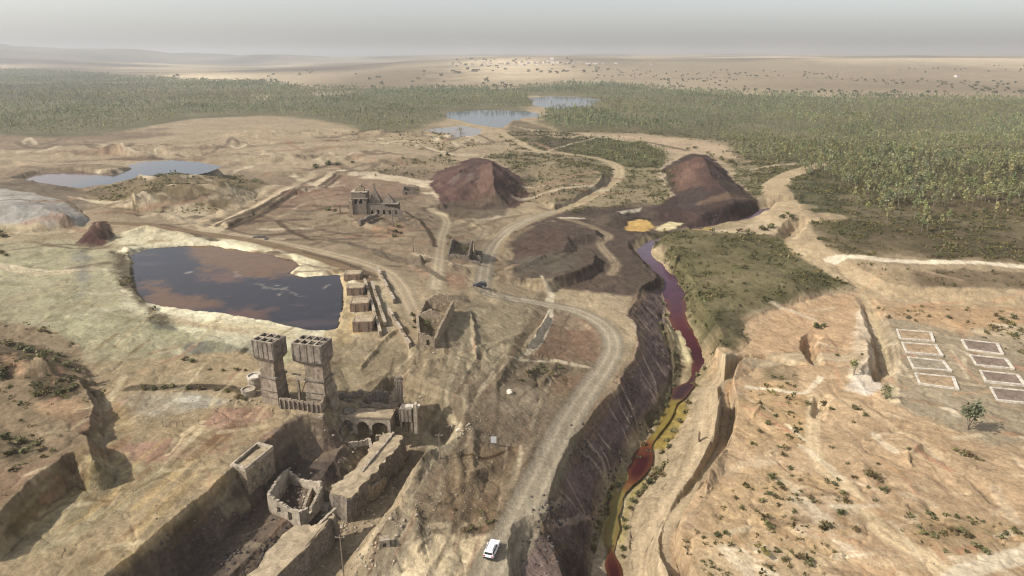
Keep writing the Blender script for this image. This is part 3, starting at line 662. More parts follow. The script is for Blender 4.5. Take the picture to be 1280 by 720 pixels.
paint([(960, 455), (1000, 455), (1004, 476), (950, 476)], (120, 108, 74), 2, 0.7, 0.4, scrub=0.8)
stroke([(1027, 205), (990, 217), (968, 232), (975, 250), (986, 266), (985, 285), (1008, 308), (1040, 334), (1075, 353), (1110, 368), (1170, 373), (1300, 372), (1400, 372)], (192, 168, 128), [7, 9, 10, 11, 10, 12, 10, 9, 8, 9, 8, 8, 8], 1.6, 0.95, 0, 0.4)
stroke([(960, 268), (990, 262), (1010, 270), (1040, 270)], (190, 165, 126), 9, 2, 0.8)
stroke([(940, 212), (985, 205), (1030, 203), (1060, 200)], (180, 160, 128), 4, 1.2, 0.8)
stroke([(1040, 325), (1062, 321), (1110, 325), (1160, 328), (1215, 328), (1290, 334), (1400, 344)], (220, 204, 172), [5, 3.5, 3, 3, 3, 3, 3], 0.8, 1, 0, 0.2)
stroke([(1140, 334), (1170, 342), (1202, 350)], (176, 150, 118), 1.2, 0.6, 0.7)
stroke([(1078, 368), (1090, 395), (1100, 425), (1112, 470), (1120, 500)], (204, 182, 140), 2.5, 1, 0.8)
paint([(1062, 440), (1080, 390), (1090, 420), (1098, 470), (1080, 486), (1060, 470)], (222, 202, 170), 2, 0.85, 0.25)
paint([(1062, 475), (1090, 470), (1106, 482), (1092, 492), (1060, 488)], (214, 206, 190), 2, 0.7, 0.3)
stroke([(1028, 472), (1010, 490), (985, 490), (950, 486), (935, 484)], (224, 208, 176), 1.8, 0.8, 0.8)
stroke([(1010, 485), (1060, 505), (1110, 530), (1160, 560), (1200, 590)], (206, 178, 136), 3, 1.5, 0.7)
stroke([(1019, 500), (1016, 545), (1024, 580), (1056, 606), (1088, 642), (1108, 668), (1160, 700), (1200, 730)], (212, 186, 142), [4, 3.5, 3.5, 3.5, 4, 4.5, 4.5, 4.5], 1, 0.9, tracks=0.3)
stroke([(1180, 735), (1220, 710), (1300, 690)], (222, 206, 174), 4, 1.5, 0.8)
stroke([(1075, 500), (1125, 535), (1180, 560), (1240, 590)], (150, 124, 92), 0.9, 0.5, 0.5, 0.3)
# right bank road
stroke([(1060, 448), (1020, 452), (980, 448), (945, 452), (912, 462), (893, 482), (886, 515), (882, 550), (865, 590), (842, 630), (818, 665), (812, 690), (815, 745)], (192, 170, 132), [7, 7, 7, 7, 7, 6.5, 6.5, 6.5, 7, 7.5, 7.5, 7.5, 7.5], 1, 0.95, 0, 0.3, tracks=0.3)
# left foreground: plateau, banks
paint([(-300, 750), (130, 722), (290, 588), (372, 516), (420, 505), (300, 440), (120, 452), (118, 470), (118, 530), (130, 560), (-100, 700)], (170, 149, 112), 4, 1, 0.15, 'B')
paint([(150, 500), (180, 488), (260, 494), (300, 500), (240, 512), (190, 520), (160, 515)], (170, 166, 148), 3, 0.7, 0.4)
stroke([(195, 515), (220, 502), (245, 499)], (206, 198, 176), 2.5, 1.5, 0.7, 0.3)
paint([(140, 505), (165, 508), (165, 535), (140, 542), (134, 528)], (186, 156, 96), 3, 0.7, 0.3)
paint([(270, 512), (330, 505), (345, 520), (300, 535), (255, 532)], (176, 134, 110), 3, 0.8, 0.3)
paint([(160, 556), (210, 550), (240, 565), (225, 578), (165, 578)], (176, 136, 112), 3, 0.8, 0.3)
paint([(255, 555), (292, 530), (305, 532), (270, 562)], (126, 92, 70), 2, 0.8, 0.2)
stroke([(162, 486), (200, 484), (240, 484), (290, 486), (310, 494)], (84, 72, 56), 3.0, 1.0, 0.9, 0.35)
paint([(90, 600), (180, 580), (220, 585), (140, 640), (60, 690), (20, 700)], (168, 156, 118), 4, 0.7, 0.3)
for k in range(44):
    t = random.random(); o = random.uniform(-150, 60)
    x = 60 + 220 * t + o * 0.5; y = 735 - 180 * t + o * 0.35
    if y < 560: continue
    stroke([(x, y), (x + 55, y - 46)], random.choice([(196, 168, 116), (142, 120, 82), (160, 140, 100), (204, 176, 118), (150, 112, 74)]), random.uniform(0.5, 2.2), 0.9, 0.5, 0.5, sm=2)
stroke([(150, 712), (215, 660), (280, 600)], (204, 172, 112), 1.8, 1, 0.7, 0.2)
stroke([(20, 665), (60, 625), (120, 580)], (142, 124, 80), 1.6, 0.8, 0.7, 0.3)
paint([(-300, 410), (0, 402), (60, 412), (105, 440), (120, 470), (118, 540), (125, 560), (100, 562), (60, 585), (0, 640), (-300, 700)], (150, 128, 98), 3, 0.95, 0.3, 'B', scrub=0.2)
paint([(-100, 420), (0, 424), (40, 432), (80, 446), (108, 462), (90, 466), (40, 450), (-100, 440)], (90, 76, 54), 2.5, 0.85, 0.25, scrub=0.5)
paint([(0, 445), (18, 440), (34, 455), (34, 466), (10, 464)], (186, 150, 112), 2, 0.9)
paint([(-40, 448), (0, 448), (20, 470), (0, 474), (-40, 474)], (92, 78, 58), 2, 0.8, scrub=0.4)
paint([(38, 470), (80, 472), (100, 486), (85, 498), (50, 500)], (96, 82, 60), 2.5, 0.8, 0.3, scrub=0.6)
paint([(50, 505), (100, 500), (106, 525), (60, 525)], (186, 152, 112), 2.5, 0.8, 0.2)
paint([(82, 520), (112, 512), (114, 535), (90, 540)], (148, 120, 94), 2, 0.8, 0.2)
paint([(0, 540), (60, 545), (62, 562), (30, 575), (-30, 575)], (98, 88, 62), 2.5, 0.7, 0.4, scrub=0.6)
paint([(-30, 590), (45, 578), (85, 566), (40, 600), (-30, 655)], (150, 122, 94), 2.5, 0.8, 0.3)
# scarp face and works yard floor: dark spoil with shade painted into it
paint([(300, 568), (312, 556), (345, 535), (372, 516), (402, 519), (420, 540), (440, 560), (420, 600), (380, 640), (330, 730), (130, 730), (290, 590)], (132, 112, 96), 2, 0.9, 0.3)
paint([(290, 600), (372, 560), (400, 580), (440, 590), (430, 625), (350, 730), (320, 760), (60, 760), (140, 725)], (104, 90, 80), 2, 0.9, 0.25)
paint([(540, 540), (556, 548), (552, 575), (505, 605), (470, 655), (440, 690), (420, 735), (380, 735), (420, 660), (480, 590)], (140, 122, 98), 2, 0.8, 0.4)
paint([(528, 535), (580, 530), (572, 560), (540, 575)], (200, 184, 146), 1.5, 0.7, 0.3)
# the countless wheel tracks, scraped benches and rills of the mine floor
rt = random.Random(77)
for k in range(190):
    x = rt.uniform(-20, 700); y = rt.uniform(170, 340); L = rt.uniform(25, 120) * (0.5 + (y - 150) / 200); sl = rt.gauss(-0.02, 0.13)
    cv = rt.gauss(0, 5)
    if 515 < x + L * .5 < 680 and 185 < y < 280: continue
    if x + L * .5 > 630 and y > 260: continue
    c_ = rt.choice([(118, 100, 78), (190, 172, 138), (204, 186, 152), (132, 112, 88), (162, 128, 100), (108, 92, 74)])
    stroke([(x, y), (x + L * .5, y + sl * L * .5 + cv), (x + L, y + sl * L)], c_, rt.uniform(1.0, 4.0), 1.0, 0.8, 0.3, sm=4)
for k in range(120):
    x = rt.uniform(470, 720); y = rt.uniform(380, 700); L = rt.uniform(20, 90); an = rt.gauss(2.0, 0.35)
    c_ = rt.choice([(112, 96, 74), (178, 162, 130), (192, 174, 140), (150, 118, 92), (124, 108, 86)])
    stroke([(x, y), (x + math.cos(an) * L * .5 + rt.gauss(0, 4), y + math.sin(an) * L * .5), (x + math.cos(an) * L, y + math.sin(an) * L)], c_, rt.uniform(0.3, 1.3), 0.6, 0.65, 0.4, sm=4)
for k in range(130):
    x = rt.uniform(900, 1290); y = rt.uniform(375, 715); L = rt.uniform(15, 70); an = rt.gauss(0.35, 0.5)
    c_ = rt.choice([(170, 132, 94), (218, 196, 158), (226, 208, 174), (150, 124, 92), (200, 158, 112), (208, 150, 112)])
    stroke([(x, y), (x + math.cos(an) * L * .5 + rt.gauss(0, 3), y + math.sin(an) * L * .5), (x + math.cos(an) * L, y + math.sin(an) * L)], c_, rt.uniform(0.3, 2.4), 0.9, 0.65, 0.4, sm=4)
for k in range(90):
    x = rt.uniform(-20, 360); y = rt.uniform(430, 700); L = rt.uniform(15, 80); an = rt.gauss(-0.55, 0.35)
    c_ = rt.choice([(134, 112, 78), (196, 176, 134), (206, 188, 146), (150, 122, 84), (168, 128, 100)])
    stroke([(x, y), (x + math.cos(an) * L * .5 + rt.gauss(0, 3), y + math.sin(an) * L * .5), (x + math.cos(an) * L, y + math.sin(an) * L)], c_, rt.uniform(0.3, 1.6), 0.8, 0.65, 0.4, sm=4)
# the haul road again over everything, crisp
stroke(HAUL, (166, 152, 126), [7.2, 7.2, 7, 7, 6.6, 6.4, 6.2] + [6] * 14, 0.8, 0.9, 0, tracks=0.8)
stroke(BANKROAD, (186, 164, 128), [7, 7, 7, 7, 7, 6.5, 6.5, 6.5, 7, 7.5, 7.5, 7.5, 7.5], 0.8, 0.7, 0, tracks=0.4)
stroke(T1, (172, 153, 122), 6.0, 1.0, 0.9, 0, tracks=0.8)
stroke(T2, (178, 160, 128), 4.5, 1.0, 0.85, 0, tracks=0.6)
stroke(T3, (140, 116, 88), 4.0, 1.0, 0.9, 0, tracks=0.5)
for ln, c_, w_ in (([(262, 286), (330, 252), (400, 226), (428, 213)], (206, 186, 150), 3.0), ([(272, 281), (340, 250), (418, 218)], (92, 76, 60), 2.0), ([(286, 286), (350, 254), (425, 220)], (98, 80, 62), 2.0), ([(252, 276), (300, 255), (350, 232), (390, 216)], (192, 172, 136), 3.0), ([(440, 217), (480, 219), (520, 225), (536, 228)], (206, 188, 156), 3.5), ([(506, 264), (530, 282), (545, 308)], (92, 76, 58), 1.6), ([(380, 315), (430, 328), (470, 346)], (110, 92, 72), 2.0), ([(410, 300), (460, 311), (510, 324), (556, 350)], (120, 106, 86), 2.6), ([(348, 276), (362, 288), (392, 300)], (106, 88, 68), 1.8)):
    stroke(ln, c_, w_, 0.8, 0.85, 0.15, warp=0.2)
# last: scrub speckle woven into the soil
sp = SCR * sstep(0.12, 0.5, nD * 0.8 + nB * 0.5) * (1 - sstep(900, 1800, gr))
A = A * (1 - 0.55 * sp[:, None]) + C(78, 76, 46) * 0.55 * sp[:, None]
# blotches, rills and clods at every size, still the soil's own colour
nF = fbm(gx, gy, 0.9, 57, 3, 0.7) * (1 - sstep(150, 500, gr)); rl = 1 - np.abs(fbm(gx + 0.4 * gy, gy * 0.5, 9, 58, 5, 0.6))
A *= 1 + ((1 - 0.7 * ROADM) * (0.12 * nD + 0.10 * nB + 0.2 * nF + 0.12 * nE))[:, None]
A *= 1 - (0.12 * sstep(0.86, 0.98, rl) * nearw * (1 - ROADM))[:, None]
bl = sstep(0.18, 0.5, fbm(gx, gy, 7, 59, 5, 0.65)) * nearw; A = A * (1 - 0.15 * bl[:, None]) + C(206, 190, 160) * (0.15 * bl * A.mean(1) * 4)[:, None]
stt = vnoise(H * 1.6 + 2.0 * nB + 0.05 * gx, 0.03 * gy, 65) * 0.6 + vnoise(H * 4.0 + nB, 0.05 * gx, 66) * 0.4
A *= 1 + (0.32 * STEEP * stt)[:, None]
# fields and scrub belts on the far plain
fv = vnoise(gx / 420 + 0.3 * nA, gy / 900, 67); fw_ = sstep(1500, 2200, gr)
A *= 1 + (0.5 * fw_ * np.clip(fv * 1.5, -1, 1))[:, None] * np.array([1, 1.04, 1.1])
ct = 0.20; g_ = 1 - sstep(1200, 2000, gr)
lg = A.mean(1, keepdims=True); A = A * (1 + g_[:, None] * (np.clip(lg / ct, 0.2, 3) ** 0.24 - 1))
lum = A.mean(1, keepdims=True); A = A * 0.88 + lum * np.array([0.124, 0.119, 0.122])
# ------------------------------------------------------------------ materials
def new_mat(name):
    m = bpy.data.materials.new(name); m.use_nodes = True
    t = m.node_tree; b = t.nodes['Principled BSDF']
    b.inputs['Specular IOR Level'].default_value = 0.2
    b.inputs['Roughness'].default_value = 0.9
    return m, t, b

def noise(t, scale, detail=4, rough=0.6, vec=None):
    n = t.nodes.new('ShaderNodeTexNoise')
    n.inputs['Scale'].default_value = scale; n.inputs['Detail'].default_value = detail; n.inputs['Roughness'].default_value = rough
    if vec is not None: t.links.new(vec, n.inputs['Vector'])
    return n

def ramp(t, src, stops):
    r = t.nodes.new('ShaderNodeValToRGB')
    e = r.color_ramp.elements
    while len(e) < len(stops): e.new(0.5)
    for k, (p_, c_) in enumerate(stops):
        e[k].position = p_; e[k].color = (c_[0], c_[1], c_[2], 1)
    t.links.new(src, r.inputs['Fac'])
    return r

def mulcol(t, a, b, fac=1.0):
    m = t.nodes.new('ShaderNodeMix'); m.data_type = 'RGBA'; m.blend_type = 'MULTIPLY'
    m.inputs[0].default_value = fac
    t.links.new(a, m.inputs[6])
    if hasattr(b, 'default_value') or hasattr(b, 'is_linked'): t.links.new(b, m.inputs[7])
    return m.outputs[2]

def bump(t, b, src, dist, strength=1.0):
    n = t.nodes.new('ShaderNodeBump'); n.inputs['Distance'].default_value = dist; n.inputs['Strength'].default_value = strength
    t.links.new(src, n.inputs['Height']); t.links.new(n.outputs[0], b.inputs['Normal'])

def g3(v): return (v, v, v)

def ground_material():
    m, t, b = new_mat('bare_soil')
    at_ = t.nodes.new('ShaderNodeAttribute'); at_.attribute_name = 'Col'
    geo = t.nodes.new('ShaderNodeNewGeometry')
    pos = geo.outputs['Position']
    n1 = noise(t, 1.3, 6, 0.7, pos); n2 = noise(t, 0.16, 6, 0.65, pos); n3 = noise(t, 0.028, 4, 0.6, pos)
    r1 = ramp(t, n1.outputs[0], [(0.3, g3(0.74)), (0.7, g3(1.25))])
    r2 = ramp(t, n2.outputs[0], [(0.3, (0.87, 0.86, 0.85)), (0.7, (1.12, 1.13, 1.14))])
    r3 = ramp(t, n3.outputs[0], [(0.3, (0.88, 0.87, 0.86)), (0.7, (1.1, 1.1, 1.1))])
    c = mulcol(t, at_.outputs['Color'], r1.outputs[0]); c = mulcol(t, c, r2.outputs[0]); c = mulcol(t, c, r3.outputs[0])
    # scattered stones and pebbles
    v = t.nodes.new('ShaderNodeTexVoronoi'); v.inputs['Scale'].default_value = 0.9; v.inputs['Randomness'].default_value = 1
    t.links.new(pos, v.inputs['Vector'])
    rv = ramp(t, v.outputs['Distance'], [(0.06, g3(0.62)), (0.16, g3(1.0))])
    c = mulcol(t, c, rv.outputs[0], 0.6)
    t.links.new(c, b.inputs['Base Color'])
    ad = t.nodes.new('ShaderNodeMath'); ad.operation = 'MULTIPLY_ADD'; ad.inputs[1].default_value = 0.35
    t.links.new(n1.outputs[0], ad.inputs[0]); t.links.new(n2.outputs[0], ad.inputs[2])
    bump(t, b, ad.outputs[0], 1.5, 0.55)
    b.inputs['Roughness'].default_value = 1.0
    b.inputs['Specular IOR Level'].default_value = 0.05
    return m

def stone(name, c, var=0.25, scale=1.0, streak=True, bmp=0.15):
    """weathered concrete or masonry with stains running down"""
    m, t, b = new_mat(name)
    tc = t.nodes.new('ShaderNodeTexCoord')
    n1 = noise(t, 0.9 * scale, 6, 0.7, tc.outputs['Object'])
    mp = t.nodes.new('ShaderNodeMapping'); mp.inputs['Scale'].default_value = (2.2 * scale, 2.2 * scale, 0.22 * scale)
    t.links.new(tc.outputs['Object'], mp.inputs['Vector'])
    n2 = noise(t, 1.0, 4, 0.6, mp.outputs[0])
    n3 = noise(t, 5 * scale, 4, 0.7, tc.outputs['Object'])
    a = np.array(c)
    r1 = ramp(t, n1.outputs[0], [(0.28, a * (1 - var) * np.array([0.95, 0.93, 0.9])), (0.55, a), (0.8, np.minimum(a * (1 + var), 0.9))])
    r2 = ramp(t, n2.outputs[0], [(0.3, g3(0.62)), (0.55, g3(1.05))])
    r3 = ramp(t, n3.outputs[0], [(0.25, g3(0.75)), (0.7, g3(1.15))])
    o = mulcol(t, r1.outputs[0], r3.outputs[0])
    vo = t.nodes.new('ShaderNodeTexVoronoi'); vo.inputs['Scale'].default_value = 1.5 * scale
    t.links.new(tc.outputs['Object'], vo.inputs['Vector'])
    bw = t.nodes.new('ShaderNodeRGBToBW'); t.links.new(vo.outputs['Color'], bw.inputs[0])
    r4 = ramp(t, bw.outputs[0], [(0.2, g3(0.72)), (0.8, g3(1.2))]); o = mulcol(t, o, r4.outputs[0], 0.85)
    if streak: o = mulcol(t, o, r2.outputs[0], 0.9)
    t.links.new(o, b.inputs['Base Color'])
    bump(t, b, n3.outputs[0], bmp, 0.6)
    return m

def leafy(name, attr=True, base=(0.08, 0.09, 0.03)):
    m, t, b = new_mat(name)
    if attr:
        a = t.nodes.new('ShaderNodeAttribute'); a.attribute_name = 'Col'
        src = a.outputs['Color']
    else:
        rgb = t.nodes.new('ShaderNodeRGB'); rgb.outputs[0].default_value = (*base, 1); src = rgb.outputs[0]
    oi = t.nodes.new('ShaderNodeObjectInfo')
    r0 = ramp(t, oi.outputs['Random'], [(0, (0.75, 0.8, 0.8)), (1, (1.25, 1.2, 1.1))])
    geo = t.nodes.new('ShaderNodeNewGeometry')
    n = noise(t, 0.8, 3, 0.6, geo.outputs['Position'])
    r = ramp(t, n.outputs[0], [(0.3, g3(0.75)), (0.7, g3(1.25))])
    c = mulcol(t, src, r.outputs[0]); c = mulcol(t, c, r0.outputs[0])
    t.links.new(c, b.inputs['Base Color'])
    b.inputs['Roughness'].default_value = 0.7
    tr = t.nodes.new('ShaderNodeBsdfTranslucent')
    t.links.new(c, tr.inputs['Color'])
    mx = t.nodes.new('ShaderNodeMixShader'); mx.inputs[0].default_value = 0.3
    t.links.new(b.outputs[0], mx.inputs[1]); t.links.new(tr.outputs[0], mx.inputs[2])
    t.links.new(mx.outputs[0], t.nodes['Material Output'].inputs['Surface'])
    return m

def plain(name, c, rough=0.6, spec=0.3, metal=0.0, var=0.12, scale=2.0):
    m, t, b = new_mat(name)
    tc = t.nodes.new('ShaderNodeTexCoord'); n = noise(t, scale, 4, 0.6, tc.outputs['Object'])
    a = np.array(c)
    r = ramp(t, n.outputs[0], [(0.3, a * (1 - var)), (0.7, np.minimum(a * (1 + var), 1))])
    t.links.new(r.outputs[0], b.inputs['Base Color'])
    b.inputs['Roughness'].default_value = rough; b.inputs['Specular IOR Level'].default_value = spec; b.inputs['Metallic'].default_value = metal
    return m

def water(name, attr='Col', rough=0.12, ripple=0.05):
    m, t, b = new_mat(name)
    a = t.nodes.new('ShaderNodeAttribute'); a.attribute_name = attr
    geo = t.nodes.new('ShaderNodeNewGeometry')
    n = noise(t, 0.25, 4, 0.6, geo.outputs['Position'])
    r = ramp(t, n.outputs[0], [(0.3, g3(0.85)), (0.7, g3(1.15))])
    c = mulcol(t, a.outputs['Color'], r.outputs[0])
    t.links.new(c, b.inputs['Base Color'])
    b.inputs['Roughness'].default_value = rough; b.inputs['Specular IOR Level'].default_value = 0.22; b.inputs['IOR'].default_value = 1.33
    n2 = noise(t, 1.2, 3, 0.6, geo.outputs['Position'])
    bump(t, b, n2.outputs[0], ripple, 0.5)
    return m

# ------------------------------------------------------------------ object helpers
def link(o, parent=None):
    COL.objects.link(o)
    if parent is not None: o.parent = parent
    return o

def tag(o, label=None, cat=None, group=None, kind=None):
    if label: o['label'] = label
    if cat: o['category'] = cat
    if group: o['group'] = group
    if kind: o['kind'] = kind
    return o

def thing(name, label, cat, loc=(0, 0, 0), rz=0.0, group=None):
    o = bpy.data.objects.new(name, None); link(o)
    o.empty_display_size = 0.5
    o.location = loc; o.rotation_euler = (0, 0, rz)
    return tag(o, label, cat, group)

def np_mesh(name, V, F, mat=None, col=None, smooth=False):
    """fast mesh from vertex array and face array (all tris or all quads)"""
    me = bpy.data.meshes.new(name)
    V = np.asarray(V, np.float32); F = np.asarray(F, np.int32)
    k = F.shape[1]
    me.vertices.add(len(V)); me.vertices.foreach_set('co', V.ravel())
    me.loops.add(F.size); me.loops.foreach_set('vertex_index', F.ravel())
    me.polygons.add(len(F)); me.polygons.foreach_set('loop_start', np.arange(0, F.size, k, dtype=np.int32))
    try: me.polygons.foreach_set('loop_total', np.full(len(F), k, np.int32))
    except Exception: pass
    if smooth: me.polygons.foreach_set('use_smooth', np.ones(len(F), bool))
    me.update(calc_edges=True)
    if col is not None:
        at_ = me.color_attributes.new('Col', 'FLOAT_COLOR', 'POINT')
        c4 = np.ones((len(V), 4), np.float32); c4[:, :3] = col
        at_.data.foreach_set('color', c4.ravel())
    if mat: me.materials.append(mat)
    return me

class MB:
    """collects boxes, prisms and tubes, then becomes ONE mesh object"""
    def __init__(s): s.v = []; s.f = []
    def add(s, v, f):
        o = len(s.v); s.v += [tuple(p) for p in v]; s.f += [tuple(i + o for i in q) for q in f]; return s
    def box(s, x0, x1, y0, y1, z0, z1, rz=0, c=(0, 0)):
        v = [(x0, y0, z0), (x1, y0, z0), (x1, y1, z0), (x0, y1, z0), (x0, y0, z1), (x1, y0, z1), (x1, y1, z1), (x0, y1, z1)]
        if rz or c != (0, 0):
            ca, sa = math.cos(rz), math.sin(rz)
            v = [(c[0] + x * ca - y * sa, c[1] + x * sa + y * ca, z) for x, y, z in v]
        return s.add(v, [(0, 3, 2, 1), (4, 5, 6, 7), (0, 1, 5, 4), (1, 2, 6, 5), (2, 3, 7, 6), (3, 0, 4, 7)])
    def frustum(s, x0, x1, y0, y1, z0, X0, X1, Y0, Y1, z1):
        v = [(x0, y0, z0), (x1, y0, z0), (x1, y1, z0), (x0, y1, z0), (X0, Y0, z1), (X1, Y0, z1), (X1, Y1, z1), (X0, Y1, z1)]
        return s.add(v, [(0, 3, 2, 1), (4, 5, 6, 7), (0, 1, 5, 4), (1, 2, 6, 5), (2, 3, 7, 6), (3, 0, 4, 7)])
    def prism(s, pts, z0, z1):
        n = len(pts)
        zt = z1 if hasattr(z1, '__len__') else [z1] * n
        zb = z0 if hasattr(z0, '__len__') else [z0] * n
        v = [(p[0], p[1], zb[k]) for k, p in enumerate(pts)] + [(p[0], p[1], zt[k]) for k, p in enumerate(pts)]
        f = [tuple(range(n))[::-1], tuple(range(n, 2 * n))] + [(i, (i + 1) % n, n + (i + 1) % n, n + i) for i in range(n)]
        return s.add(v, f)
    def tube(s, a, b, r0, r1=None, n=8):
        a, b = Vector(a), Vector(b); d = (b - a).normalized()
        u = d.orthogonal().normalized(); w_ = d.cross(u); r1 = r0 if r1 is None else r1
        v = []
        for (c, r) in ((a, r0), (b, r1)):
            for k in range(n):
                t = 2 * math.pi * k / n
                v.append(tuple(c + u * math.cos(t) * r + w_ * math.sin(t) * r))
        f = [(k, (k + 1) % n, n + (k + 1) % n, n + k) for k in range(n)] + [tuple(range(n))[::-1], tuple(range(n, 2 * n))]
        return s.add(v, f)
    def lathe(s, prof, n=24, c=(0, 0)):
        v = []; f = []
        for r, z in prof:
            for k in range(n):
                t = 2 * math.pi * k / n; v.append((c[0] + r * math.cos(t), c[1] + r * math.sin(t), z))
        for j in range(len(prof) - 1):
            for k in range(n): f.append((j * n + k, j * n + (k + 1) % n, (j + 1) * n + (k + 1) % n, (j + 1) * n + k))
        f.append(tuple(range(n))[::-1]); f.append(tuple(range((len(prof) - 1) * n, len(prof) * n)))
        return s.add(v, f)
    def wall(s, a, b, th, z0, hts, step=0.5, jag=0.15, holes=()):
        """ragged masonry wall from a to b (x, y); hts = heights at equal steps along it;
        holes = (from, to, sill, head) along the wall in metres"""
        a = np.array(a, float); b = np.array(b, float); L = np.hypot(*(b - a)); d = (b - a) / L; nrm = np.array([-d[1], d[0]]) * th / 2
        n = max(1, int(L / step)); cuts = sorted(set([L * k / n for k in range(n + 1)] + [h for q in holes for h in q[:2]]))
        for k in range(len(cuts) - 1):
            s0, s1 = cuts[k], cuts[k + 1]
            if s1 - s0 < 1e-3: continue
            mid = (s0 + s1) / 2
            h = float(np.interp(mid / L * (len(hts) - 1), np.arange(len(hts)), hts)) + random.uniform(-jag, jag)
            iv = [(0, h)]
            for q in holes:
                if q[0] - 1e-4 <= mid <= q[1] + 1e-4: iv = [(0, q[2])] * (q[2] > 0.02) + ([(q[3], h)] if h > q[3] + 0.1 else [])
            for (l, u) in iv:
                p0, p1 = a + d * s0, a + d * s1
                s.prism([p0 - nrm, p1 - nrm, p1 + nrm, p0 + nrm], z0 + l, z0 + u)
        return s
    def mesh(s, name, mat, smooth=False):
        me = bpy.data.meshes.new(name); me.from_pydata(s.v, [], s.f)
        bm = bmesh.new(); bm.from_mesh(me); bmesh.ops.recalc_face_normals(bm, faces=bm.faces); bm.to_mesh(me); bm.free()
        if mat: me.materials.append(mat)
        if smooth: me.polygons.foreach_set('use_smooth', [True] * len(me.polygons))
        return me
    def build(s, name, mat, parent=None, loc=None, rz=0, smooth=False):
        o = bpy.data.objects.new(name, s.mesh(name, mat, smooth)); link(o, parent)
        if loc is not None: o.location = loc; o.rotation_euler = (0, 0, rz)
        return o

# ------------------------------------------------------------------ the ground
V = np.stack([gx, gy, H], 1)
rr, cc = np.meshgrid(np.arange(NR - 1), np.arange(NC - 1), indexing='ij')
a0 = (rr * NC + cc).ravel()
F = np.stack([a0, a0 + 1, a0 + NC + 1, a0 + NC], 1)
gme = np_mesh('ground', V, F[:, ::-1], ground_material(), np.clip(A, 0.004, 0.9), True)
go = bpy.data.objects.new('ground', gme); link(go); tag(go, kind='structure')
if gme.polygons[0].normal.z < 0: gme.flip_normals()
# a coarse skirt continues the ground behind and beside the viewpoint
sk = MB(); 
ths = np.linspace(R(51), R(309), 40); rs = [0.0, 60, 400, 3000, 46000]
sv = []; sf = []
for r_ in RR[[0, 200, 500, 700, NR - 1]]:
    for t_ in ths: sv.append((math.sin(t_) * r_, math.cos(t_) * r_, -0.5))
for j in range(4):
    for k in range(39): sf.append((j * 40 + k, j * 40 + k + 1, (j + 1) * 40 + k + 1, (j + 1) * 40 + k))
c0 = len(sv); sv.append((0, 0, -0.5))
for t_ in np.linspace(R(-51), R(51), 20): sv.append((math.sin(t_) * RR[0], math.cos(t_) * RR[0], -0.5))
for k in range(39): sf.append((c0, k, k + 1))
for k in range(19): sf.append((c0, c0 + 1 + k, c0 + 2 + k))
pm = stone('outer_soil', (0.36, 0.28, 0.18), 0.2, 0.05, False)
sk.add(sv, sf); o = sk.build('outer_ground', pm); tag(o, kind='structure')

# ------------------------------------------------------------------ water
def sheet(name, pts, z, mat, colfn, step):
    """a water surface inside a traced outline, as a fine grid with colours of its own"""
    q = np.array(pts); x0, y0 = q.min(0); x1, y1 = q.max(0)
    xs = np.arange(x0, x1 + step, step); ys = np.arange(y0, y1 + step, step)
    X, Y = np.meshgrid(xs, ys); nx = len(xs)
    ins = inside(X.ravel(), Y.ravel(), q).reshape(X.shape)
    cell = ins[:-1, :-1] | ins[1:, :-1] | ins[:-1, 1:] | ins[1:, 1:]
    r_, c_ = np.nonzero(cell); a = r_ * nx + c_
    F = np.stack([a, a + 1, a + nx + 1, a + nx], 1)
    used = np.unique(F); mp = np.full(X.size, -1); mp[used] = np.arange(len(used))
    V = np.stack([X.ravel()[used], Y.ravel()[used], np.full(len(used), z)], 1)
    me = np_mesh(name, V, mp[F], mat, colfn(V[:, 0], V[:, 1]), True)
    o = bpy.data.objects.new(name, me); link(o); tag(o, kind='structure')
    return o
wm = water('still_water', rough=0.10, ripple=0.02)
wm2 = water('acid_water', rough=0.16, ripple=0.02)
wm2.node_tree.nodes['Principled BSDF'].inputs['Specular IOR Level'].default_value = 0.14
def grow(pts, d):
    q = np.asarray(pts); n = len(q); c = []
    ar = sum(q[k][0] * q[(k + 1) % n][1] - q[(k + 1) % n][0] * q[k][1] for k in range(n))
    for k in range(n):
        t = q[(k + 1) % n] - q[k - 1]; t = t / (np.hypot(*t) + 1e-9)
        c.append(q[k] + np.array([t[1], -t[0]]) * d * (1 if ar > 0 else -1))
    return c
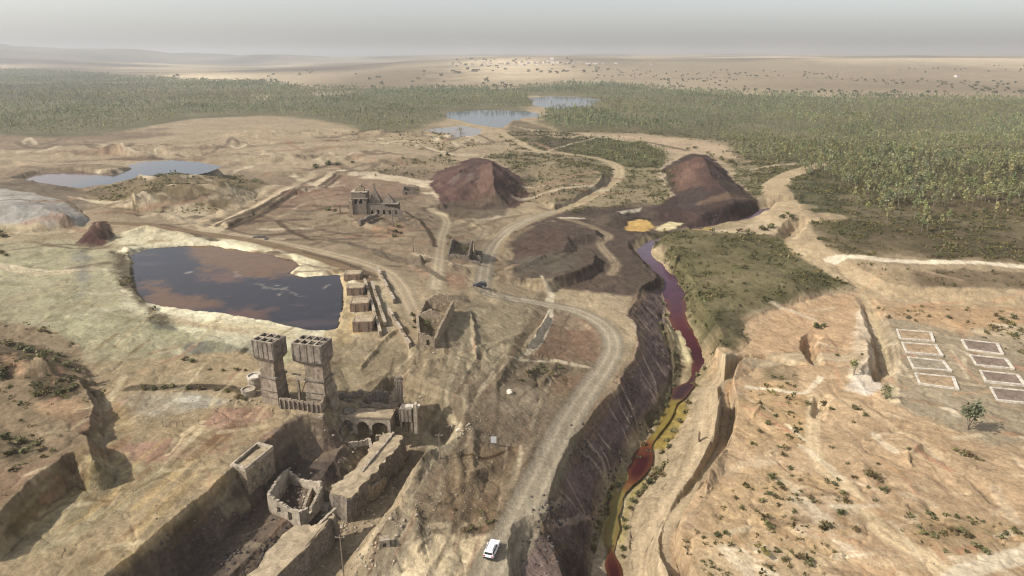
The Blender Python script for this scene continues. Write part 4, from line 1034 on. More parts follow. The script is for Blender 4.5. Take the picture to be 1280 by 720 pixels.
# the acid pond
pond = grow(wp(POND, ZP), 1.8)
def pcol(X, Y):
    c = np.repeat(lin((50, 48, 54))[None], len(X), 0)
    nz = fbm(X, Y, 7, 81, 6, 0.7) * 5; ax = X + nz; ay = Y + nz * 1.5
    def pt(px, col, s, a=1):
        q = wp(px, ZP); d, _ = seg_dist(ax, ay, q, True); m = sstep(-s, s, np.where(inside(ax, ay, q), d, -d))[:, None] * a
        c[:] = c * (1 - m) + lin(col) * m
    pt([(236, 300), (300, 305), (380, 325), (380, 345), (330, 345), (300, 342), (262, 336), (240, 322)], (108, 80, 54), 4, 0.95)
    pt([(176, 352), (200, 354), (225, 366), (275, 374), (275, 384), (230, 388), (190, 384)], (106, 78, 56), 3, 0.9)
    pt([(250, 340), (310, 343), (300, 352), (260, 348)], (120, 86, 66), 3, 0.6)
    pt([(290, 385), (330, 388), (332, 402), (290, 396)], (120, 84, 64), 3, 0.5)
    for fl in ([(230, 340), (239, 339.5), (239, 341.5), (230, 342)], [(298, 338), (304, 339), (309, 343), (304, 343)], [(325, 352), (345, 359), (372, 373), (366, 373), (342, 361)], [(403, 358), (411, 358), (410, 359.5), (403, 359.5)]): pt(fl, (170, 160, 144), 1.0, 0.5)
    m = sstep(0.25, 0.6, fbm(X * 0.3, Y, 7, 82, 3))[:, None] * 0.35
    c[:] = c * (1 - m) + lin((96, 82, 78)) * m
    return np.clip(c * 0.75, 0, 1)
sheet('acid_pond', pond, ZP, wm2, pcol, 0.7)
# lake on the left, lakes in the upper middle
def flat(c, c2=None, split=None):
    def f(X, Y):
        o = np.repeat(lin(c)[None] * 0.7, len(X), 0)
        if c2 is not None:
            m = sstep(split[0], split[1], X)[:, None]; o = o * m + lin(c2) * 0.7 * (1 - m)
        return o
    return f
xa, xb = P(70, 228, 7.6)[0], P(140, 228, 7.6)[0]
sheet('left_lake_water', grow(wp(LAKE, 7.6), 5), 7.6, wm, flat((62, 68, 78), (104, 84, 76), (xa, xb)), 1.5)
sheet('reservoir_water', grow(wp(RESV, 0), 6), 0.0, wm, flat((50, 60, 74)), 4.0)
sheet('upper_lake_water', grow(wp(UPLK, 0), 14), 0.0, wm, flat((52, 62, 78)), 5.0)
sheet('shore_pool_water', grow(wp(POOL, 0), 8), 0.0, wm, flat((116, 104, 96)), 2.5)
# the acid river: a ribbon following its bed
def rcol(py):
    ks = [255, 285, 305, 330, 360, 385, 402, 420, 445, 468, 482, 497, 506, 545, 556, 570, 592, 606, 616, 640, 680, 693, 712, 830]
    cs = [(104, 90, 110), (112, 90, 92), (104, 90, 104), (98, 70, 86), (88, 58, 74), (88, 56, 66), (96, 52, 56), (84, 36, 42), (66, 26, 32), (90, 46, 42), (64, 40, 46), (66, 40, 44), (146, 128, 58), (142, 124, 58), (124, 72, 42), (66, 24, 28), (70, 26, 26), (116, 72, 44), (144, 130, 74), (130, 120, 70), (132, 118, 70), (96, 56, 40), (66, 30, 30), (66, 30, 30)]
    cs = lin(np.array(cs, float)); return np.stack([np.interp(py, ks, cs[:, k]) for k in range(3)], -1)
tg = np.gradient(rw[:, :2], axis=0); tg /= np.hypot(tg[:, 0], tg[:, 1])[:, None]; nm = np.stack([-tg[:, 1], tg[:, 0]], 1)
ss = np.linspace(-1, 1, 13); VV = []; CC = []
for k, s_ in enumerate(ss):
    wd = 1.5 * rwid(rw[:, 3]) * (1 + 0.4 * fbm(rw[:, 0] + 30 * np.sign(s_), rw[:, 1], 6, 91, 3))
    p_ = rw[:, :2] + nm * (s_ * wd)[:, None]
    VV.append(np.stack([p_[:, 0], p_[:, 1], rw[:, 2] + 0.0], 1))
    e = rcol(rw[:, 3] + 7 * fbm(p_[:, 0], p_[:, 1], 3, 92, 3)); shore = lin((130, 84, 44))[None] * np.ones_like(e)
    f_ = (sstep(0.4, 0.8, abs(s_)) * 0.3 * (rw[:, 3] > 375))[:, None]
    CC.append(e * (1 - f_) + shore * f_)
nL = len(rw); VV = np.concatenate(VV); CC = np.concatenate(CC)
r_, c_ = np.meshgrid(np.arange(12), np.arange(nL - 1), indexing='ij'); a_ = (r_ * nL + c_).ravel()
me = np_mesh('river_water', VV, np.stack([a_, a_ + 1, a_ + nL + 1, a_ + nL], 1), wm2, CC * 0.6, True)
if me.polygons[0].normal.z < 0: me.flip_normals()
o = bpy.data.objects.new('river_water', me); link(o); tag(o, kind='structure')

# ------------------------------------------------------------------ haze
hz = MB().box(-48000, 48000, -48000, 48000, float(H.min()) - 13.0, float(H.max()) + 6.0)
hm = bpy.data.materials.new('haze_air'); hm.use_nodes = True; ht = hm.node_tree; ht.nodes.clear()
ho = ht.nodes.new('ShaderNodeOutputMaterial'); hv = ht.nodes.new('ShaderNodeVolumePrincipled')
hv.inputs['Color'].default_value = (0.63, 0.645, 0.67, 1); hv.inputs['Density'].default_value = 0.00016; hv.inputs['Anisotropy'].default_value = 0.35
ht.links.new(hv.outputs[0], ho.inputs['Volume'])
o = hz.build('haze', hm); tag(o, kind='stuff')
# ------------------------------------------------------------------ vegetation
leaf_m = leafy('foliage'); bark_m = plain('bark', (0.20, 0.16, 0.12), 0.9)

def leaf_quads(cx, cy, cz, size, r, tint):
    """random quads at the given centres -> V, F, colour"""
    n = len(cx)
    a = r.normal(size=(n, 3)); a /= np.linalg.norm(a, axis=1)[:, None]
    b = r.normal(size=(n, 3)); b -= a * (a * b).sum(1)[:, None]; b /= np.linalg.norm(b, axis=1)[:, None]
    c = np.stack([cx, cy, cz], 1); s = (size * r.uniform(0.6, 1.3, n))[:, None]
    e = r.uniform(0.45, 0.9, n)[:, None]
    V = np.stack([c - a * s, c + b * s * e, c + a * s, c - b * s * e], 1).reshape(-1, 3)
    F = np.arange(4 * n).reshape(n, 4)
    return V, F, np.repeat(tint, 4, 0)

def crown_points(n, kind, r):
    """points filling a crown of height 1 (base at 0) and unit half width"""
    if kind == 'slim':            # young eucalypt or pine: ragged spindle, clumps on several levels
        k = r.integers(6, 10); lv = np.sort(r.uniform(0.12, 0.95, k)); off = r.normal(0, 0.28, (k, 2))
        j = r.integers(0, k, n); z = np.clip(lv[j] + r.normal(0, 0.07, n), 0, 1.05)
        w_ = np.interp(z, [0, 0.2, 0.5, 1.0], [0.35, 0.8, 0.75, 0.1])
        an = r.uniform(0, 6.283, n); q = np.sqrt(r.uniform(0, 1, n)) * w_
        return off[j, 0] * w_ + q * np.cos(an), off[j, 1] * w_ + q * np.sin(an), z
    k = r.integers(7, 12); cl = r.normal(size=(k, 3)); cl /= np.linalg.norm(cl, axis=1)[:, None]; cl *= r.uniform(0.35, 0.75, k)[:, None]
    j = r.integers(0, k, n); p = cl[j] + r.normal(0, 0.24, (n, 3))
    return p[:, 0], p[:, 1], np.clip(0.5 + 0.5 * p[:, 2], 0, 1.1)

GREENS = lin(np.array([(118, 121, 80), (127, 127, 88), (109, 114, 78), (134, 128, 90), (118, 112, 78), (126, 126, 98)], float)) * 1.0
def tints(n, r, base, var=0.22): return base[None] * (1 + r.normal(0, var, (n, 1)))

def crown_mesh(name, kind, n, h, wd, leaf, seed, base, z0=0.0):
    r = np.random.default_rng(seed)
    x, y, z = crown_points(n, kind, r)
    V, F, c = leaf_quads(x * wd, y * wd, z0 + z * h, np.full(n, leaf), r, tints(n, r, base))
    return np_mesh(name, V, F, leaf_m, np.clip(c, 0.005, 0.5))

def in_view(x, y, z):
    dep = y * CP + (CAM_H - z) * SP
    if dep < 5: return None
    u = 640 + FPX * x / dep; v = 360 - FPX * (y * SP - (CAM_H - z) * CP) / dep
    return u, v, dep

def scatter(poly_px, spacing, dens_fn=None, seed=1, far=None):
    q = np.array([at2(p) for p in poly_px]); r = np.random.default_rng(seed)
    x0, y0 = q.min(0); x1, y1 = q.max(0)
    n = int((x1 - x0) * (y1 - y0) / spacing ** 2)
    X = r.uniform(x0, x1, n); Y = r.uniform(y0, y1, n)
    D = np.hypot(X, Y); keep = inside(X, Y, q) & (r.uniform(0, 1, n) < np.minimum(1, 650 / D) ** 1.15) & (np.abs(np.arctan2(X, Y)) < R(47))
    X, Y = X[keep], Y[keep]
    if dens_fn is not None:
        k = r.uniform(0, 1, len(X)) < dens_fn(X, Y); X, Y = X[k], Y[k]
    return X, Y

def zs(X, Y):
    t = (np.arctan2(X, Y) - TH[0]) / (TH[1] - TH[0]); ri = np.interp(np.hypot(X, Y), RR, np.arange(NR))
    t = np.clip(t, 0, NC - 1.01); ri = np.clip(ri, 0, NR - 1.01); c0 = t.astype(int); r0 = ri.astype(int); fc = t - c0; fr = ri - r0
    return (HG[r0, c0] * (1 - fc) + HG[r0, c0 + 1] * fc) * (1 - fr) + (HG[r0 + 1, c0] * (1 - fc) + HG[r0 + 1, c0 + 1] * fc) * fr

dclear = lambda X, Y: 0.3 + 0.7 * sstep(-0.25, 0.1, fbm(X, Y, 80, 101, 4))
parts_ = [(FR, 3.9, dclear, 1), (FL, 4.2, dclear, 2), (GR, 4.6, None, 3),
          ([(1060, 235), (1160, 228), (1700, 240), (1750, 300), (1290, 300), (1180, 292), (1085, 286), (1070, 262)], 9.5, lambda X, Y: 0.15 + 0.85 * sstep(-0.1, 0.3, fbm(X, Y, 40, 104, 3)), 4),
          ([(985, 208), (1060, 205), (1075, 235), (1010, 225)], 7, None, 5)]
TX = []; TY = []; TS = []
for pl, sp_, fn, sd in parts_:
    X, Y = scatter(pl, sp_, fn, sd); TX.append(X); TY.append(Y); TS.append(np.full(len(X), sd))
TX = np.concatenate(TX); TY = np.concatenate(TY); TS = np.concatenate(TS)
# keep the lakes free
for ol in (RESV, UPLK, POOL):
    q = wp(ol, 0); k = ~inside(TX, TY, grow(q, 16)); TX, TY, TS = TX[k], TY[k], TS[k]
TZ = zs(TX, TY); TD = np.hypot(TX, TY)
r_ = np.random.default_rng(5)
TH_ = np.clip(r_.lognormal(2.02, 0.24, len(TX)), 4, 13) * (1 + 0.45 * fbm(TX, TY, 90, 102, 3)); TH_[TS == 3] *= 0.7
# sort by how large each tree stands in the photograph
dep_ = TY * CP + (CAM_H - TZ) * SP; uu = 640 + FPX * TX / dep_; vv = 360 - FPX * (TY * SP - (CAM_H - TZ) * CP) / dep_
inv = (uu > 0) & (uu < 1280) & (vv > 0) & (vv < 720)
order = np.argsort(np.where(inv, -TH_ / dep_, 0)); near_i = order[:290]; rest = order[290:]
CROWNS = [crown_mesh('tree_crown', 'slim', 110, 0.70, 0.135 + 0.02 * (k % 3), 0.052, 200 + k, GREENS[k] * 1.25, 0.32) for k in range(6)]
TRUNKS = []
for k in range(3):
    rr_ = random.Random(k); mb = MB(); top_ = (rr_.uniform(-.03, .03), rr_.uniform(-.03, .03), 0.85)
    mb.tube((0, 0, -0.04), (0, 0, 0.3), 0.016, 0.013, 6); mb.tube((0, 0, 0.3), top_, 0.013, 0.004, 6)
    for b_ in range(4):
        z_ = 0.4 + 0.1 * b_; an = rr_.uniform(0, 6.28); mb.tube((0, 0, z_), (0.1 * math.cos(an), 0.1 * math.sin(an), z_ + 0.12), 0.006, 0.003, 5)
    TRUNKS.append(mb.mesh('tree_trunk', bark_m))
for n_, k in enumerate(near_i):
    s_ = TH_[k]; lt = TX[k] < 60 and TY[k] > 400
    o = thing('plantation_tree', 'slender tree with pale trunk and ragged olive crown on the near side of the plantation', 'tree', (TX[k], TY[k], TZ[k]), random.uniform(0, 6.28), 'nearest trees of the plantations')
    o.scale = (s_, s_, s_)
    c_ = bpy.data.objects.new('crown', CROWNS[n_ % 6]); link(c_, o); c_.scale = (random.uniform(0.9, 1.3), random.uniform(0.9, 1.3), 1)
    t_ = bpy.data.objects.new('trunk', TRUNKS[n_ % 3]); link(t_, o)
# the far wood: one mass
VV = []; FF = []; CC = []; off = 0
r_ = np.random.default_rng(9)
nq = 16
if len(rest):
    X, Y, Z, D, Hh = TX[rest], TY[rest], TZ[rest], TD[rest], TH_[rest]
    sc = 1 + np.clip((D - 700) / 2600, 0, 1.2)
    n = len(rest)
    bx, by, bz = crown_points(400, 'slim', r_)
    idx = r_.integers(0, 400, (n, nq)); ang = r_.uniform(0, 6.28, n)[:, None]
    x0 = bx[idx]; y0 = by[idx]; z0 = bz[idx]
    wd = (Hh * 0.135 * sc * r_.uniform(0.8, 1.4, n))[:, None]
    cx = X[:, None] + (x0 * np.cos(ang) - y0 * np.sin(ang)) * wd; cy = Y[:, None] + (x0 * np.sin(ang) + y0 * np.cos(ang)) * wd
    cz = Z[:, None] + (0.28 + 0.74 * z0) * Hh[:, None] * 1.0
    sz = np.repeat((0.075 * Hh * sc)[:, None], nq, 1)
    base = 1.5 * GREENS[r_.integers(0, 6, n)] * (1 + r_.normal(0, 0.16, (n, 1))) * (1 + 0.3 * fbm(X, Y, 130, 103, 3))[:, None] * (1 + 0.22 * fbm(X, Y, 200, 105, 3)[:, None] * np.array([1, 0.3, -0.3]))
    tint = np.repeat(base, nq, 0) * (1 + r_.normal(0, 0.15, (n * nq, 1)))
    V, F, c = leaf_quads(cx.ravel(), cy.ravel(), cz.ravel(), sz.ravel(), r_, tint)
    me = np_mesh('far_wood', V, F, leaf_m, np.clip(c, 0.005, 0.5)); o = bpy.data.objects.new('far_wood', me); link(o)
    tag(o, 'wide olive green plantation wood covering the plain to both sides of the reservoir', 'wood', None, 'stuff')

# low scrub that covers the slopes: one mass
pr = SCR * (gr < 800) * (np.abs(np.arctan2(gx, gy)) < R(47))
# area weight of each fan cell
cellA = gr * (TH[1] - TH[0]) * np.repeat(np.gradient(RR), NC)
p_ = pr * cellA * np.clip(0.2 + 1.6 * sstep(-0.15, 0.35, nB), 0, 2); p_ /= p_.sum()
n = 26000
k = r_.choice(N, n, p=p_); X = gx[k] + r_.normal(0, 0.3, n); Y = gy[k] + r_.normal(0, 0.3, n); Z = zs(X, Y)
sz = r_.lognormal(-0.45, 0.38, n) * (0.75 + np.clip(gr[k] / 600, 0, 1) * 0.7)
nq = 9
ex = r_.normal(0, 0.42, (n, nq)); ey = r_.normal(0, 0.42, (n, nq)); ez = np.abs(r_.normal(0.35, 0.25, (n, nq)))
base = lin(np.array([(104, 100, 66), (92, 94, 60), (122, 110, 78), (84, 84, 58), (112, 104, 62)], float))[r_.integers(0, 5, n)] * 0.8 * (1 + r_.normal(0, 0.15, (n, 1)))
V, F, c = leaf_quads((X[:, None] + ex * sz[:, None]).ravel(), (Y[:, None] + ey * sz[:, None]).ravel(), (Z[:, None] + ez * sz[:, None]).ravel(), np.repeat(sz * 0.42, nq), r_, np.repeat(base, nq, 0) * (1 + r_.normal(0, 0.15, (n * nq, 1))))
me = np_mesh('scrub_cover', V, F, leaf_m, np.clip(c, 0.005, 0.5)); o = bpy.data.objects.new('scrub_cover', me); link(o)
tag(o, 'low olive and brown scrub covering the slopes beside the stream and below the plantation', 'scrub', None, 'stuff')

# single shrubs that the photograph shows
SHB = [crown_mesh('shrub', 'round', 90, 1.0, 0.62, 0.17, 300 + k, [GREENS[0], GREENS[4], GREENS[2], lin(np.array((112, 96, 66.))) * 0.9][k % 4] * 0.55 + 0.45 * lin(np.array((112, 101, 76.))), -0.08) for k in range(8)]
def shrub(px, py, size, label, group, kind=None, cat='shrub', name='shrub'):
    x, y, z = at(px, py); m_ = size * mpp(px, py)
    o = bpy.data.objects.new(name, SHB[(random.randrange(8) if kind is None else kind)]); link(o)
    o.location = (x, y, z - 0.05); o.rotation_euler = (0, 0, random.uniform(0, 6.28))
    s_ = m_ / 1.3; o.scale = (s_ * random.uniform(0.9, 1.25), s_ * random.uniform(0.9, 1.25), s_ * random.uniform(0.75, 1.0))
    return tag(o, label, cat, group)
right_px = [(978, 612, 10), (969, 622, 9), (972, 632, 7), (1000, 614, 6), (988, 586, 8), (979, 570, 9), (1044, 607, 10), (1053, 617, 11), (1058, 628, 10), (1053, 642, 14), (1030, 660, 16), (1071, 664, 12), (1059, 580, 5), (1085, 592, 12), (1094, 600, 14), (1104, 613, 12), (1094, 626, 7), (1098, 580, 5), (1195, 564, 8), (1203, 568, 10), (1212, 571, 11), (1220, 574, 9), (1228, 576, 6), (1160, 642, 11), (1168, 648, 9), (1182, 645, 8), (1196, 647, 8), (1210, 648, 7), (1228, 652, 6), (1155, 667, 10), (1166, 670, 11), (1178, 668, 12), (1190, 666, 13), (1200, 664, 12), (1210, 670, 12), (1222, 684, 14), (1230, 690, 11), (1208, 690, 7), (1250, 672, 10), (1258, 668, 9), (1268, 665, 11), (1274, 668, 8), (1010, 705, 14), (1000, 698, 12), (962, 660, 14), (958, 648, 12), (966, 598, 14), (975, 606, 11), (963, 618, 10), (920, 624, 7), (928, 636, 9), (952, 627, 9), (898, 671, 12), (906, 668, 10), (880, 672, 7), (932, 606, 6), (940, 612, 5), (950, 540, 8), (960, 530, 8), (970, 520, 7), (948, 505, 9), (940, 556, 9), (985, 545, 7), (975, 560, 8), (1000, 530, 6), (1040, 560, 6), (1030, 506, 10), (1040, 512, 9), (1070, 512, 12), (1080, 520, 9), (1066, 528, 6), (1136, 562, 6), (1022, 410, 12), (1030, 408, 9), (1046, 445, 6), (1077, 444, 5), (1066, 456, 8), (1010, 505, 8), (1068, 598, 8), (1085, 610, 7), (1048, 600, 6), (1000, 600, 6), (1012, 622, 8), (992, 640, 8), (1042, 690, 7), (980, 700, 10), (972, 690, 8)]
for p_ in right_px: shrub(p_[0], p_[1], p_[2], 'low dusty olive shrub dotting the pale orange soil right of the roadside ditch', 'shrubs on the orange ground')
river_px = [(830, 582, 13), (824, 590, 14), (818, 598, 14), (812, 606, 14), (804, 612, 13), (798, 620, 13), (792, 628, 11), (788, 637, 9), (828, 596, 9), (780, 650, 8), (783, 660, 10), (779, 687, 9), (778, 697, 7), (810, 566, 9), (804, 556, 9), (772, 607, 9), (766, 612, 10), (762, 622, 11), (757, 636, 9), (750, 640, 8), (748, 655, 10), (746, 662, 9), (742, 674, 8), (741, 684, 8), (798, 574, 8), (832, 508, 9), (826, 518, 9), (820, 530, 10), (812, 540, 9), (860, 505, 9), (856, 516, 9), (850, 528, 10), (842, 540, 11), (834, 552, 10), (836, 496, 8), (842, 484, 8), (846, 470, 8), (846, 455, 8), (842, 442, 8), (836, 430, 8), (830, 418, 8), (826, 406, 7), (872, 470, 8), (868, 482, 8), (836, 560, 9), (826, 566, 8), (880, 462, 7), (832, 395, 7), (828, 380, 7), (862, 396, 8), (858, 376, 7), (852, 356, 7), (840, 335, 6)]
for p_ in river_px: shrub(p_[0], p_[1], p_[2], 'dense olive bush growing on the bank of the red stream', 'bushes along the red stream', None, 'bush')
mid_px = [(410, 263, 9), (418, 264, 6), (437, 261, 7), (455, 276, 9), (462, 273, 9), (470, 270, 7), (495, 290, 7), (492, 296, 7), (500, 292, 5), (560, 297, 8), (563, 306, 8), (497, 284, 8), (511, 242, 7), (520, 240, 7), (506, 240, 6), (395, 210, 9), (410, 206, 9), (422, 206, 7), (440, 204, 6), (550, 196, 7), (560, 195, 7), (1110, 397, 7), (1135, 398, 7), (1187, 398, 9), (1240, 412, 12), (1252, 400, 9), (1266, 398, 10), (1246, 396, 8), (1270, 420, 9), (1233, 416, 7), (1160, 396, 6), (1098, 386, 6), (1145, 402, 5), (925, 290, 8), (935, 290, 8), (955, 288, 12), (963, 285, 10), (978, 272, 9), (990, 272, 9), (984, 268, 7), (902, 200, 8), (890, 196, 7), (914, 203, 7), (884, 192, 6), (868, 186, 7), (860, 187, 6), (660, 468, 10), (670, 463, 9), (652, 476, 8), (690, 468, 8), (682, 464, 7), (700, 460, 7), (520, 402, 10), (516, 395, 8), (518, 410, 6), (600, 640, 7), (610, 655, 8), (590, 660, 8), (582, 664, 8), (568, 637, 5), (522, 640, 6), (615, 652, 7)]
for p_ in mid_px: shrub(p_[0], p_[1], p_[2], 'small dry olive shrub on the worked brown ground of the mine floor', 'shrubs scattered over the mine ground')
left_px = [(-2, 292, 12), (5, 296, 12), (2, 318, 10), (8, 320, 7), (50, 414, 8), (58, 416, 7), (10, 432, 16), (25, 436, 16), (40, 440, 16), (55, 446, 16), (70, 452, 15), (85, 458, 13), (96, 464, 11), (5, 462, 16), (0, 470, 14), (48, 484, 15), (60, 490, 16), (72, 492, 13), (84, 488, 12), (92, 484, 10), (45, 495, 12), (10, 548, 15), (28, 552, 14), (44, 556, 12), (30, 566, 14), (52, 562, 10), (14, 566, 12), (60, 470, 8), (75, 476, 8), (240, 452, 9), (232, 450, 8), (262, 462, 6), (278, 464, 6), (296, 462, 7), (306, 464, 6), (312, 474, 8), (180, 486, 10), (192, 487, 10), (205, 485, 10), (215, 484, 9), (235, 486, 8), (250, 487, 9), (270, 488, 8), (284, 490, 9), (298, 497, 10), (306, 500, 9)]
for p_ in left_px: shrub(p_[0], p_[1], p_[2], 'dark dry shrub on the left hand spoil banks and slopes', 'shrubs on the left spoil banks')

# far oaks on the tan plain
OAK = [crown_mesh('oak', 'round', 26, 1.0, 0.6, 0.3, 400 + k, lin(np.array((100, 98, 72.))) * 0.9, 0.05) for k in range(5)]
ro = random.Random(12)
def oaks(n, x0, x1, y0, y1, label, group, s0=4.5, s1=9.5, clump=None):
    c = 0
    while c < n:
        px = ro.uniform(x0, x1); py = y0 + (y1 - y0) * ro.random() ** 0.8
        x, y, z = at(px, py)
        if clump and fbm(np.array([x]), np.array([y]), 350, 111, 2)[0] < clump: continue
        o = bpy.data.objects.new('oak_tree', OAK[ro.randrange(5)]); link(o); s_ = ro.uniform(s0, s1)
        o.location = (x, y, z); o.rotation_euler = (0, 0, ro.uniform(0, 6)); o.scale = (s_ * 1.2, s_ * 1.2, s_ * 0.85)
        tag(o, label, 'tree', group); c += 1
oaks(270, 740, 1285, 82, 117, 'small round dark oak dotting the dry tan plain beyond the right hand plantation', 'oaks on the far plain', 3.2, 7, 0.02)
oaks(60, 560, 760, 72, 92, 'small dark tree among or just below the white houses of the far village', 'trees around the far village', 6, 13)
oaks(45, 180, 640, 88, 112, 'dark tree on the bare reddish plain behind the left hand plantation', 'trees on the plain behind the left wood', 6, 11)

# the lone trees
def lone_tree(px, py, hpx, name, label, wd=0.42, base=GREENS[1], n=420, seed=3, stems=3, crown0=0.38):
    x, y, z = at(px, py); h = hpx * mpp(px, py) / 0.87
    o = thing(name, label, 'tree', (x, y, z)); r = random.Random(seed)
    c_ = bpy.data.objects.new('crown', crown_mesh('crown', 'round', n, h * (1 - crown0), wd * h, h * 0.05, seed, base, h * crown0)); link(c_, o)
    mb = MB()
    for k in range(stems):
        an = k * 6.28 / stems + r.uniform(-.4, .4); tip = Vector((math.cos(an) * wd * h * 0.55, math.sin(an) * wd * h * 0.55, h * 0.72)); mid = Vector((tip.x * 0.4, tip.y * 0.4, h * 0.36))
        mb.tube((0, 0, -0.2), mid, h * 0.02, h * 0.014, 7); mb.tube(mid, tip, h * 0.014, h * 0.005, 7); mb.tube(mid, (tip.x * 1.2, tip.y * .3, h * 0.6), h * 0.009, h * 0.004, 6)
    mb.build('trunk', bark_m, o)
    return o
lone_tree(1209, 537, 36, 'eucalyptus_tree', 'lone grey green tree with a forked pale trunk standing below the drying beds', 0.36, GREENS[5] * 0.9, 520, 31)
lone_tree(1107, 499, 18, 'young_tree', 'bushy young green tree at the lower end of the white-banked ditch', 0.36, GREENS[2], 260, 32, 3, 0.08)
lone_tree(1067, 469, 22, 'young_tree', 'thin yellow green sapling on the slope left of the white-banked ditch', 0.2, GREENS[1] * 1.2, 120, 33, 3, 0.15)
lone_tree(550, 383, 14, 'green_tree', 'dark green tree growing inside the far end of the roofless stone building', 0.45, GREENS[2] * 0.75, 260, 34, 3, 0.1)
lone_tree(535, 414, 15, 'green_tree', 'dark green tree filling the near room of the roofless stone building', 0.4, GREENS[2] * 0.7, 240, 35, 3, 0.1)
lone_tree(583, 318, 15, 'green_tree', 'dusty green tree growing inside the small gabled ruin by the road bend', 0.5, GREENS[4], 240, 36, 3, 0.1)
lone_tree(576, 168, 10, 'green_tree', 'pale green bushy tree standing in the shallow shore pool of the reservoir', 0.55, GREENS[5], 160, 37, 3, 0.05)
# ------------------------------------------------------------------ materials of built things
conc = stone('grey_concrete', (0.22, 0.185, 0.15), 0.3, 0.8)
conc2 = stone('stained_concrete', (0.27, 0.215, 0.16), 0.3, 0.7)
masn = stone('rubble_masonry', (0.33, 0.26, 0.18), 0.3, 1.6, True, 0.25)
masn_dk = stone('dark_masonry', (0.22, 0.18, 0.14), 0.3, 1.6, True, 0.25)
plast = stone('old_plaster', (0.37, 0.31, 0.235), 0.25, 0.8)
brick = stone('brown_brick', (0.24, 0.17, 0.12), 0.25, 1.4)
deckm = stone('earth_topping', (0.33, 0.26, 0.17), 0.25, 0.6, False)
white = stone('white_lime_kerb', (0.52, 0.47, 0.39), 0.16, 1.0, False, 0.05)
rust = plain('rusted_iron', (0.14, 0.09, 0.06), 0.8, 0.3)
wood = plain('weathered_wood', (0.19, 0.15, 0.11), 0.85, 0.2)
dark = plain('black_rubber', (0.02, 0.02, 0.02), 0.8, 0.3)
glass = plain('dark_car_glass', (0.02, 0.025, 0.03), 0.08, 0.6)
carw = plain('white_car_paint', (0.78, 0.78, 0.77), 0.3, 0.5, 0, 0.03)
card = plain('dark_car_paint', (0.03, 0.03, 0.035), 0.35, 0.5, 0, 0.05)
lampr = plain('red_lamp_glass', (0.35, 0.02, 0.02), 0.25, 0.5)
lampw = plain('clear_lamp_glass', (0.7, 0.7, 0.68), 0.15, 0.6)
panelm = plain('pale_sign_panel', (0.55, 0.56, 0.56), 0.5, 0.3, 0, 0.06)
redroof = plain('village_roof', (0.34, 0.17, 0.11), 0.9)
limew = plain('village_lime', (0.60, 0.58, 0.54), 0.9, 0.1, 0, 0.03)
rockm = stone('pale_rock', (0.42, 0.37, 0.29), 0.25, 0.8, False, 0.2)
slagrock = stone('slag_rock', (0.09, 0.075, 0.07), 0.3, 0.9, False, 0.2)

def base(px, py, dz=0.0):
    x, y, z = at(px, py); return Vector((x, y, z + dz))
def loc2(px, py, z, b): p_ = P(px, py, z); return (p_[0] - b.x, p_[1] - b.y)

